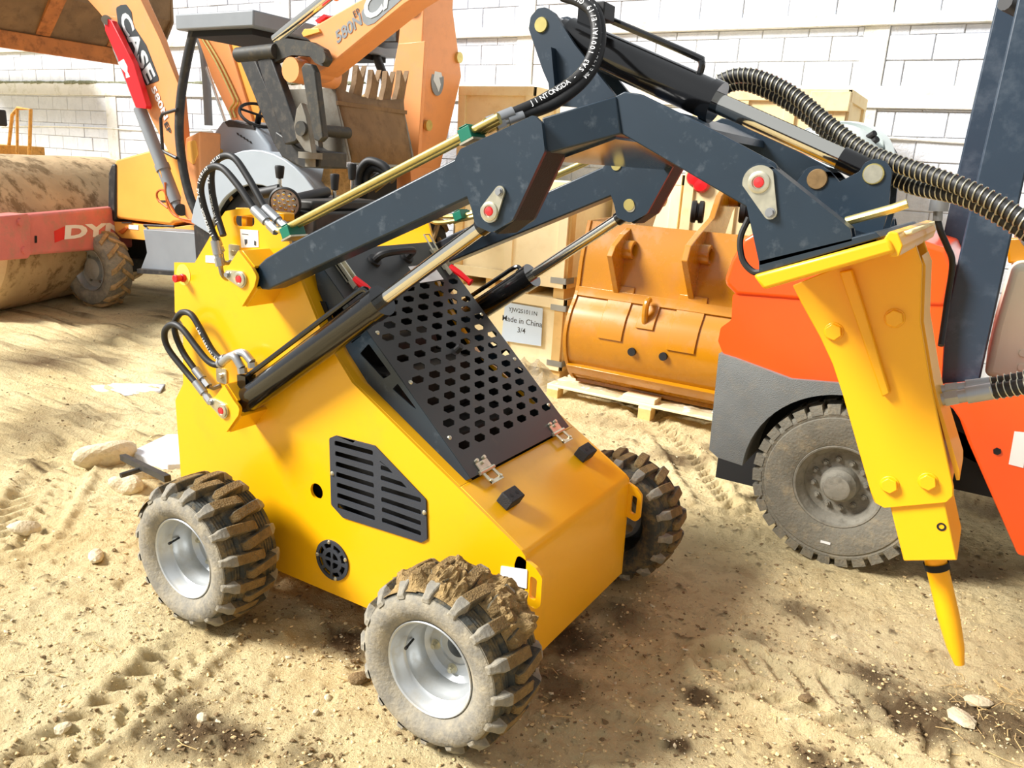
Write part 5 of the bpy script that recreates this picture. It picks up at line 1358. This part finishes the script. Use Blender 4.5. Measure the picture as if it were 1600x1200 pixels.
MB().prism(xz([(214,420),(310,427),(310,433),(214,427)], 3.32), 3.32, 3.5).build('step_tread', 'case_dark', st_)
MB().tube([pt(231,358,3.42), pt(225,352,3.42), pt(272,354,3.42)], .012, 6).build('step_rail', 'case_dark', st_)
pp([(302,352),(316,344),(330,360),(328,412),(306,408)], 3.38, .3, 'battery_box', 'case_dark', bevel=.01)
pp([(310,345),(345,290),(420,300),(440,420),(312,420)], 4.06, .6, 'cab_base', 'case_dark', bevel=.02)
# ---- backhoe boom (upright), dipper, bucket and links
BYb = 4.5
bo = Vector(pt(657,150,BYb))
def boom_sec(z, w, d, dx): return [Vector((bo.x+dx-w, BYb, z)), Vector((bo.x+dx, BYb, z)), Vector((bo.x+dx, BYb+d, z)), Vector((bo.x+dx-w, BYb+d, z))]
zs = [pt(651,262,BYb).z-.4, pt(651,262,BYb).z, pt(657,105,BYb).z, pt(662,0,BYb).z, pt(662,0,BYb).z+.5]
Sx = [pt(648,262,BYb).x, pt(641,262,BYb).x, pt(657,100,BYb).x, pt(663,0,BYb).x, pt(668,0,BYb).x]
Wd = [.26,.28,.29,.25,.2]; Dp = [pt(688,250,X=Sx[1]).y-BYb-.1, pt(688,250,X=Sx[1]).y-BYb, pt(722,95,X=Sx[2]).y-BYb, pt(708,5,X=Sx[3]).y-BYb, .4]
secs = [boom_sec(z, w, d, x-bo.x) for z, w, d, x in zip(zs, Wd, Dp, Sx)]
m = MB(); m.add([v for s in secs for v in s], [(i*4+k, i*4+(k+1) % 4, (i+1)*4+(k+1) % 4, (i+1)*4+k) for i in range(len(secs)-1) for k in range(4)] + [(3,2,1,0), tuple(range(16,20))])
bm_ = m.build('boom', 'case_orange', bh, bevel=.008, smooth=0)
def on_x(px_, py_, X): return pt(px_, py_, X=X)
for (a, b), r in (((715,90),.05), ((667,196),.05)):
    X = pt(657,100,BYb).x+.005 if b < 150 else pt(649,200,BYb).x+.012
    c = pt(a, b, X=X); MB().cyl(c, c+Vector((.03,0,0)), r, seg=20).build('boom_pin', 'yellow_zinc', bm_)
X = pt(653,140,BYb).x+.012; c = pt(683,126,X=X)
R1 = [(c.y+.09*math.cos(t)*1.1, c.z+.135*math.sin(t)) for t in np.linspace(0, 2*math.pi, 28, endpoint=False).tolist()]
em = yzprism(MB(), R1, X, X+.006).build('emblem', 'decal_grey', bm_)
R2 = [(c.y+.03, c.z+.12), (c.y-.05, c.z+.08), (c.y-.07, c.z+.0), (c.y-.02, c.z-.05), (c.y+.02, c.z-.10), (c.y+.05, c.z-.03), (c.y+.02, c.z+.03), (c.y+.07, c.z+.04)]
yzprism(MB(), R2, X+.006, X+.009).build('emblem_figure', 'decal_silver', em, smooth=0)
pp([(622,68),(664,64),(652,262),(607,266),(612,120)], BYb-.05, .05, 'boom_cover', 'case_orange', bevel=.006)
cb_ = pt(643,8,BYb-.01); MB().cyl(cb_, cb_+Vector((0,-.02,0)), .08, seg=20).build('boom_port', 'dark_inside', bm_)
DY = 3.0
dip = pp([(484,100),(486,66),(474,56),(480,47),(562,0),(640,-46),(720,-92),(740,-60),(638,2),(560,65),(514,103),(496,117)], DY, .22, 'dipper', 'case_orange', bevel=.01)
pp([(471,52),(475,45),(497,44),(500,50),(474,58)], DY-.02, .26, 'dipper_stop', 'case_yellow', parent=dip, bevel=.004)
bar(pt(430,62,DY+.1), pt(560,-42,DY+.1), .038, 'bucket_ram', 'chrome'); bar(pt(520,-10,DY+.1), pt(600,-78,DY+.1), .06, 'bucket_ram_barrel', 'case_orange')
pp([(492,32),(506,22),(510,26),(496,36)], DY+.02, .1, 'red_guard', 'red_plastic', bevel=0)
a, b = pt(527,69,DY-.004), pt(566,38,DY-.004); u = (b-a).normalized(); v = Vector((-u.z,0,u.x)); v = v if v.z > 0 else -v
text_mb('580N', a, u, v, .085, width=(b-a).length, bold=.03, shear=.2).build('lettering', 'decal_grey', dip, smooth=0)
dk = pp([(567,35),(564,20),(574,3),(600,-22),(680,-75),(690,-60),(640,-12),(585,36),(574,40)], DY-.003, .003, 'decal_back', 'decal_grey', parent=dip, bevel=0, r=.03)
a, b = pt(573,36,DY-.007), pt(668,-34,DY-.007); u = (b-a).normalized(); v = Vector((-u.z,0,u.x)); v = v if v.z > 0 else -v
text_mb('CASE', a, u, v, .15, width=(b-a).length, bold=.03, shear=.1).build('lettering', 'decal_silver', dip, smooth=0)
a = pt(554,28,DY-.004); text_mb('EP', a, u, v, .045, bold=.01).build('lettering', 'decal_dark', dip, smooth=0)
# dipper nose boss
nb = pt(472,112,DY); MB().cyl((nb.x, DY-.12, nb.z), (nb.x, DY+.34, nb.z), .09, seg=20).build('dipper_nose', 'case_orange', bh)
pp([(452,95),(470,84),(500,84),(510,104),(496,122),(470,132),(452,122)], DY+.02, .18, 'dipper_end', 'case_orange', bevel=.02, r=.05)
# curved bell-crank casting and the two bucket links
for yy in (DY-.10, DY+.26):
    lk = pp([(417,92),(418,78),(430,64),(448,60),(485,65),(505,76),(512,92),(504,104),(492,98),(484,88),(456,86),(440,92),(428,98)], yy, .06, 'bell_crank', 'cast_grey', bevel=.008, r=.03)
    for q in ((424,82),(506,90)): c = pt(*q, yy); MB().cyl(c, c+Vector((0,-.03,0)), .045, seg=18).build('crank_pin', 'cast_grey', lk)
c = pt(380,84,DY-.05); MB().cyl(pt(372,86,DY-.1), pt(432,80,DY-.1), .055, seg=18).build('link_pin', 'cast_grey', bh)
for o, yy in ((0, DY+.14), (27, DY-.12)):
    pp([(374+o,94),(396+o,88),(448+o*.75,212),(445+o*.6,222),(428+o*.6,226)], yy, .08, 'bucket_link', 'case_dark', bevel=.01)
pp([(470,106),(476,98),(486,100),(492,112),(505,215),(498,222),(490,218)], DY-.16, .06, 'dipper_link', 'cast_grey', bevel=.01, r=.02)
pp([(463,170),(470,160),(478,182),(484,215),(488,240),(476,236),(462,215),(459,196)], DY-.14, .05, 'bucket_ear', 'bucket_steel', bevel=.006)
pp([(475,160),(490,165),(500,240),(482,244)], DY+.2, .05, 'bucket_ear', 'bucket_steel', bevel=.006)
c = pt(472,201,DY-.15); MB().cyl(c, c+Vector((0,.5,0)), .045, seg=18).cyl(c, c-Vector((0,.02,0)), .055, seg=18).build('ear_pin', 'cast_grey', bh)
pp([(430,205),(445,215),(470,232),(500,236),(500,262),(470,262),(440,245),(428,225)], DY-.05, .3, 'bucket_mount', 'case_dark', bevel=.01)
c0q, c1q = pt(485,238,DY-.1), pt(485,248,DY-.1); MB().cyl(c0q, c1q, .09, seg=20).cyl(c1q, c1q-Vector((0,0,.06)), .04, seg=12).build('swivel_washer', 'bucket_steel', bh)
# digging bucket: shell faces backwards, side plate towards the loader
KY = 3.35; kc = pt(526,150,KY)
KX = kc.x
shell_y1 = pt(633,150,X=KX).y
side_px = [(440,140),(500,138),(524,136),(526,160),(536,205),(546,252),(470,262),(440,246),(436,190)]
for yy in (KY, shell_y1-.03):
    MB().prism(xz(side_px, KY), yy, yy+.03).build('bucket_side', 'bucket_steel', bh, bevel=.006)
pr = xz([(524,136),(526,160),(536,205),(546,252)], KY)
m = MB(); rows = []
n = 14
for i in range(n+1):
    t = i/n; yy = KY+(shell_y1-KY)*t; dip_ = .05*math.sin(math.pi*t)
    for j, (x, z) in enumerate(pr):
        nar = .06*(j/3)**1.2; y2 = KY+nar*.8+(shell_y1-KY-nar*1.6)*t
        m.V.append((x+.05*math.sin(math.pi*t)*.3, y2, z-(dip_ if j == 0 else 0)))
for i in range(n):
    for j in range(3): q = i*4+j; m.F.append((q, q+1, q+5, q+4))
ds = m.build('bucket_shell', 'bucket_rust', bh, smooth=50)
sd = ds.modifiers.new('solid', 'SOLIDIFY'); sd.thickness = .03; sd.offset = -1
z1 = pr[1][1]; MB().bb(pr[1][0]-.0, pr[1][0]+.022, KY-.005, shell_y1+.005, z1-.02, z1+.012).build('shell_seam', 'bucket_rust', bh)
for k in range(5):
    yy = KY+.06+(shell_y1-KY-.12)*k/4; zt_ = pr[0][1]-.05*math.sin(math.pi*(yy-KY)/(shell_y1-KY)); x0_ = pr[0][0]-.03
    lean = .10
    tp_ = [(yy-.055, zt_-.05), (yy+.055, zt_-.05), (yy+.06+lean*.3, zt_+.10), (yy+lean+.03, zt_+.25), (yy+lean*.8, zt_+.14), (yy+.02, zt_+.24), (yy-.03+lean*.3, zt_+.10)]
    yzprism(MB(), tp_, x0_-.03, x0_+.03).build('bucket_tooth', 'bucket_rust', bh, bevel=.004)
    vs = MB(); 
dl = MB(); 
for k in range(9):
    yy = KY+.1+(shell_y1-KY-.2)*k/8; dl.join(rock_mb((pr[0][0]-.08, yy, pr[0][1]-.06), .06, k, 1))
o = dl.build('soil_in_bucket', 'dried_mud', bh, smooth=0); o['kind'] = 'stuff'
c = pt(571,228,X=KX+.03)
lw = MB()
for k in range(4):
    yy = c.y-.03+k*.022; lw.V += []
    yzprism(lw, [(yy, c.z-.10+.03*k), (yy+.008, c.z-.10+.03*k), (yy+.05, c.z+.10+.02*k), (yy+.042, c.z+.10+.02*k)], KX+.045, KX+.05)
o = lw.build('weld_mark', 'case_dark', ds, smooth=0); o['kind'] = 'stuff'
# stabiliser foot below the bucket
pp([(505,262),(520,262),(520,300),(508,330),(498,300)], 3.5, .3, 'stabiliser_leg', 'dried_mud', bevel=.01)
pp([(520,262),(575,270),(575,330),(520,330)], 3.8, .4, 'rear_frame', 'dark_inside', bevel=.01)
MB().bb(KX-.3, bo.x-.2, 3.8, 4.2, .45, 1.6).build('swing_frame', 'case_dark', bh, bevel=.02)
# ================================================================== road roller at the far left
rd_ = Vector((-.40, .917, 0)).normalized()          # direction of the drum axle
rn_ = Vector((rd_.y, -rd_.x, 0))                     # towards the viewer's right
rc = Vector(pt(60, 352, Z=.80)); rc = CAM + (rc-CAM)*1.0
ro_ = thing('road_roller', 'red framed road roller with a mud-covered steel drum at far left', 'road roller', (rc.x, rc.y, 0))
DR = .80; dcx = Vector((rc.x, rc.y, DR-.03))
MB().lathe([(.0001,-1.5),(DR-.04,-1.5),(DR,-1.47),(DR,1.2),(DR-.04,1.23),(.0001,1.23)], dcx, rd_, 72).build('drum', 'drum_mud', ro_, smooth=40)
f_off = DR+.06
def rpt(px_, py_, off=f_off):
    """pixel onto the vertical plane of the front beam"""
    k = (px_-800)/F_PX*RT + (600-py_)/F_PX*UP + FW
    o = dcx + rn_*off; t = (o-CAM).dot(rn_)/k.dot(rn_); return CAM+t*k
def rplate(pix, t0, t1, name, m, parent=ro_, off=f_off, bevel=.01, bseg=2):
    o = dcx + rn_*off; P = []
    for a, b in pix:
        q = rpt(a, b, off)-o; P.append((q.dot(rd_), q.z))
    return MB().plate(P, o, rd_, (0,0,1), rn_, t0, t1).build(name, m, parent, bevel=bevel, bseg=bseg)
beam = rplate([(22,334),(215,318),(215,384),(24,398)], -.02, .12, 'front_beam', 'roller_red', bevel=.03, bseg=3)
rplate([(-90,342),(20,332),(24,338),(25,395),(20,402),(-90,410)], -.04, .16, 'side_frame', 'roller_red', bevel=.012)
for a, b in ((5,345),(12,389)):
    c = rpt(a, b)+rn_*.162; MB().cyl(c, c+rn_*.02, .03, seg=16).build('frame_bolt', 'roller_red', ro_)
rplate([(36,367),(39,367),(39,378),(36,378)], .121, .128, 'frame_slot', 'dark_inside', parent=beam, bevel=0)
rplate([(67,360),(84,352),(84,372),(68,378)], .1205, .1225, 'red_patch', 'red_dot', parent=beam, bevel=0)
o = rpt(83,373)+rn_*.123; o2 = rpt(172,366)+rn_*.123
text_mb('DYNAPAC', o, (o2-o).normalized(), (0,0,1), (rpt(88,352)-rpt(84,373)).length, width=(rpt(272,362)-rpt(83,373)).length, bold=.05, shear=.25).build('lettering', 'letter_white', beam, smooth=0)
bk_ = MB().box(dcx-rn_*1.6+Vector((0,0,.2)), (1.6,2.0,.9), Matrix((rn_, rd_, Vector((0,0,1)))).transposed()).build('rear_frame', 'rail_yellow', ro_, bevel=.05)
# guard rail behind the drum
def rr(a, b): return pt(a, b, dcx.y+.6)
MB().tube([rr(12,245), rr(19,180), rr(28,169), rr(48,171), rr(46,245)], .022, 8).build('guard_rail', 'rail_yellow', ro_)
MB().tube([rr(27,245), rr(27,172)], .018, 8).build('guard_rail', 'rail_yellow', ro_)
MB().bb(rr(-60,228).x, rr(20,228).x, dcx.y+.2, dcx.y+1.0, 1.0, rr(0,226).z).build('platform', 'rail_yellow', ro_, bevel=.01)
q = rr(-2,184); MB().box(q, (.14,.14,.2)).build('rail_lamp', 'black_rubber', ro_, bevel=.02)

# ================================================================== things lying on the ground
def stone(name, label, px_, py_, r, seed, m='stone', sq=(1,1,.7), cat='stone', group=None, sub=2):
    p = pt(px_, py_, Z=0); z = ground_z(p.x, p.y)
    o = rock_mb((p.x, p.y, z+r*sq[2]*.45), r, seed, sub, sq).build(name, m, None, smooth=0); tag(o, label, cat, group); return o
stone('rock', 'large pale rock behind the rear wheel at the end of the tow bar', 165, 724, .115, 3, sq=(1.2,.9,.75), cat='rock', sub=3)
stone('rock', 'lumpy tan rock under the tow bar peg', 192, 762, .085, 8, sq=(1.1,.9,.8), cat='rock', sub=3)
stone('rock', 'long pale rock between the tow bar and the rear tyre', 228, 748, .06, 12, sq=(1.5,.6,.6), cat='rock')
stone('rock', 'pale stone lying alone left of the rear wheel', 34, 828, .05, 15, sq=(1.2,.8,.6), cat='rock')
stone('rock', 'flat grey stone on the sand below the left rock', 150, 876, .035, 19, sq=(1.5,.7,.5), cat='rock')
stone('rock', 'brown stone in the wheel print at lower left', 100, 1133, .022, 22, sq=(1.3,.9,.7), cat='rock')
stone('rock', 'pale stone at the edge of the dark patch lower left', 318, 1122, .020, 25, sq=(1.2,.9,.8), cat='rock')
stone('rock', 'white stone in front of the near front wheel, left one', 513, 1083, .014, 29, sq=(1,1,.9), cat='rock')
stone('rock', 'white stone in front of the near front wheel, lower one', 494, 1107, .014, 31, sq=(1,1,.9), cat='rock')
stone('rock', 'pale flat stone right of the chisel tip on the sand', 1527, 1092, .045, 34, sq=(1.3,.9,.4), cat='rock')
stone('rock', 'grey flat stone below the chisel in the dark litter', 1500, 1118, .05, 36, m='stone', sq=(1.5,.8,.35), cat='rock')
stone('rock', 'dark stone on the sand left of the chisel', 1260, 1090, .026, 38, m='clod', sq=(.8,1.2,.6), cat='rock')
stone('rock', 'small grey stone between breaker and loader on the sand', 1307, 995, .018, 40, sq=(1,1,.7), cat='rock')
stone('rock', 'dark clod at the foot of the near front tyre', 560, 1062, .035, 44, m='clod', sq=(1,.8,.6), cat='clod')
p = pt(200,606,Z=0); 
vs = MB(); n = 14
def sheet(name, label, pix, m, cat, h=.012):
    P = [pt(a, b, Z=0) for a, b in pix]; cx = sum(q.x for q in P)/len(P); cy = sum(q.y for q in P)/len(P)
    mb = MB(); N = len(P); rings = 6
    for k in range(rings+1):
        t = k/rings
        for q in P:
            x, y = cx+(q.x-cx)*t, cy+(q.y-cy)*t; mb.V.append((x, y, ground_z(x, y)+.012+h*(1-t)+.006*math.sin(x*23+y*31)))
    for k in range(rings):
        for i in range(N): mb.F.append((k*N+i, k*N+(i+1) % N, (k+1)*N+(i+1) % N, (k+1)*N+i))
    o = mb.build(name, m, None, smooth=60); s = o.modifiers.new('solid', 'SOLIDIFY'); s.thickness = .004; tag(o, label, cat); return o
sheet('paper_sheet', 'white sheet of paper lying flat on the sandy ground', [(142,606),(165,600),(220,599),(258,604),(250,610),(200,612),(160,612)], 'letter_white', 'paper')
slab = [pt(a, b, Z=0) for a, b in ((205,718),(262,690),(330,690),(330,735),(262,738))]
so = MB(); so.plate([(q.x, q.y) for q in slab], (0,0,0), (1,0,0), (0,1,0), (0,0,1), -.02, .05)
tag(so.build('concrete_slab', 'block_white', None, bevel=.006), 'thin pale concrete slab behind the loader under the tow bar', 'slab')
stone('leaf', 'small green leaf on the sand left of the loader', 108, 521, .03, 51, m=mat('leaf_green', (150, 172, 60), .6), sq=(1.8,.5,.2), cat='leaf', sub=1)
# loose pebbles and crumbs of earth, too many to count
def scatter(name, label, m, n, seed, rmin, rmax, darkish):
    r = random.Random(seed); mb = MB(); ico = rock_mb((0,0,0), 1, seed, 0 if not darkish else 1, (1,1,.7), .5)
    xs, ys, rs = [], [], []
    while len(xs) < n:
        if r.random() < .55: px_, py_ = r.uniform(0, 1600), r.uniform(560, 1200)
        elif darkish == 1:
            q = r.choice(DARK); px_, py_ = q[0]+r.gauss(0, 45), q[1]+r.gauss(0, 24)
        else: px_, py_ = r.uniform(0, 1600), r.uniform(900, 1200)
        if py_ < 460 or py_ > 1215: continue
        p = pt(px_, py_, Z=0)
        if p.y > 3.6: continue
        xs.append(p.x); ys.append(p.y); rs.append(rmin+(rmax-rmin)*r.random()**3.5)
    zs = ground_fields(np.array([xs]), np.array([ys]))[0][0]
    V0 = [Vector(v) for v in ico.V]
    for x, y, z, q in zip(xs, ys, zs, rs):
        a = r.uniform(0, 6.28); c, s = math.cos(a), math.sin(a); k1, k2 = r.uniform(.7, 1.3), r.uniform(.5, 1.)
        mb.add([(x+q*k1*(v.x*c-v.y*s), y+q*(v.x*s+v.y*c), float(z)+q*.3+q*k2*v.z) for v in V0], ico.F)
    o = mb.build(name, m, None, smooth=0); tag(o, label, 'pebbles' if not darkish else 'soil', kind='stuff')
scatter('pebbles', 'loose pale pebbles scattered over the sand', 'stone', 1500, 3, .002, .009, False)
scatter('soil_crumbs', 'dark crumbs of moist earth scattered over the ground', 'clod', 4200, 5, .002, .010, True)
scatter('sand_crumbs', 'small dry lumps of sand scattered over the ground', mat('sand_lump', (214, 188, 138), .97, var=.15, scale=20), 4800, 9, .002, .009, 2)
# dry stalks
r = random.Random(2); sm_ = MB()
for k in range(90):
    px_, py_ = (r.uniform(1480, 1600), r.uniform(1050, 1170)) if k < 45 else (r.uniform(0, 1300), r.uniform(760, 1200))
    p = pt(px_, py_, Z=0); a = r.uniform(0, 6.28); L = r.uniform(.03, .11); z = ground_z(p.x, p.y)+.006
    sm_.tube([(p.x, p.y, z), (p.x+L*.5*math.cos(a), p.y+L*.5*math.sin(a), z+.008), (p.x+L*math.cos(a+.3), p.y+L*math.sin(a+.3), z)], .0013, 4)
tag(sm_.build('dry_stalks', mat('straw', (206, 176, 120), .8), None), 'dry straw stalks scattered on the sand', 'straw', kind='stuff')
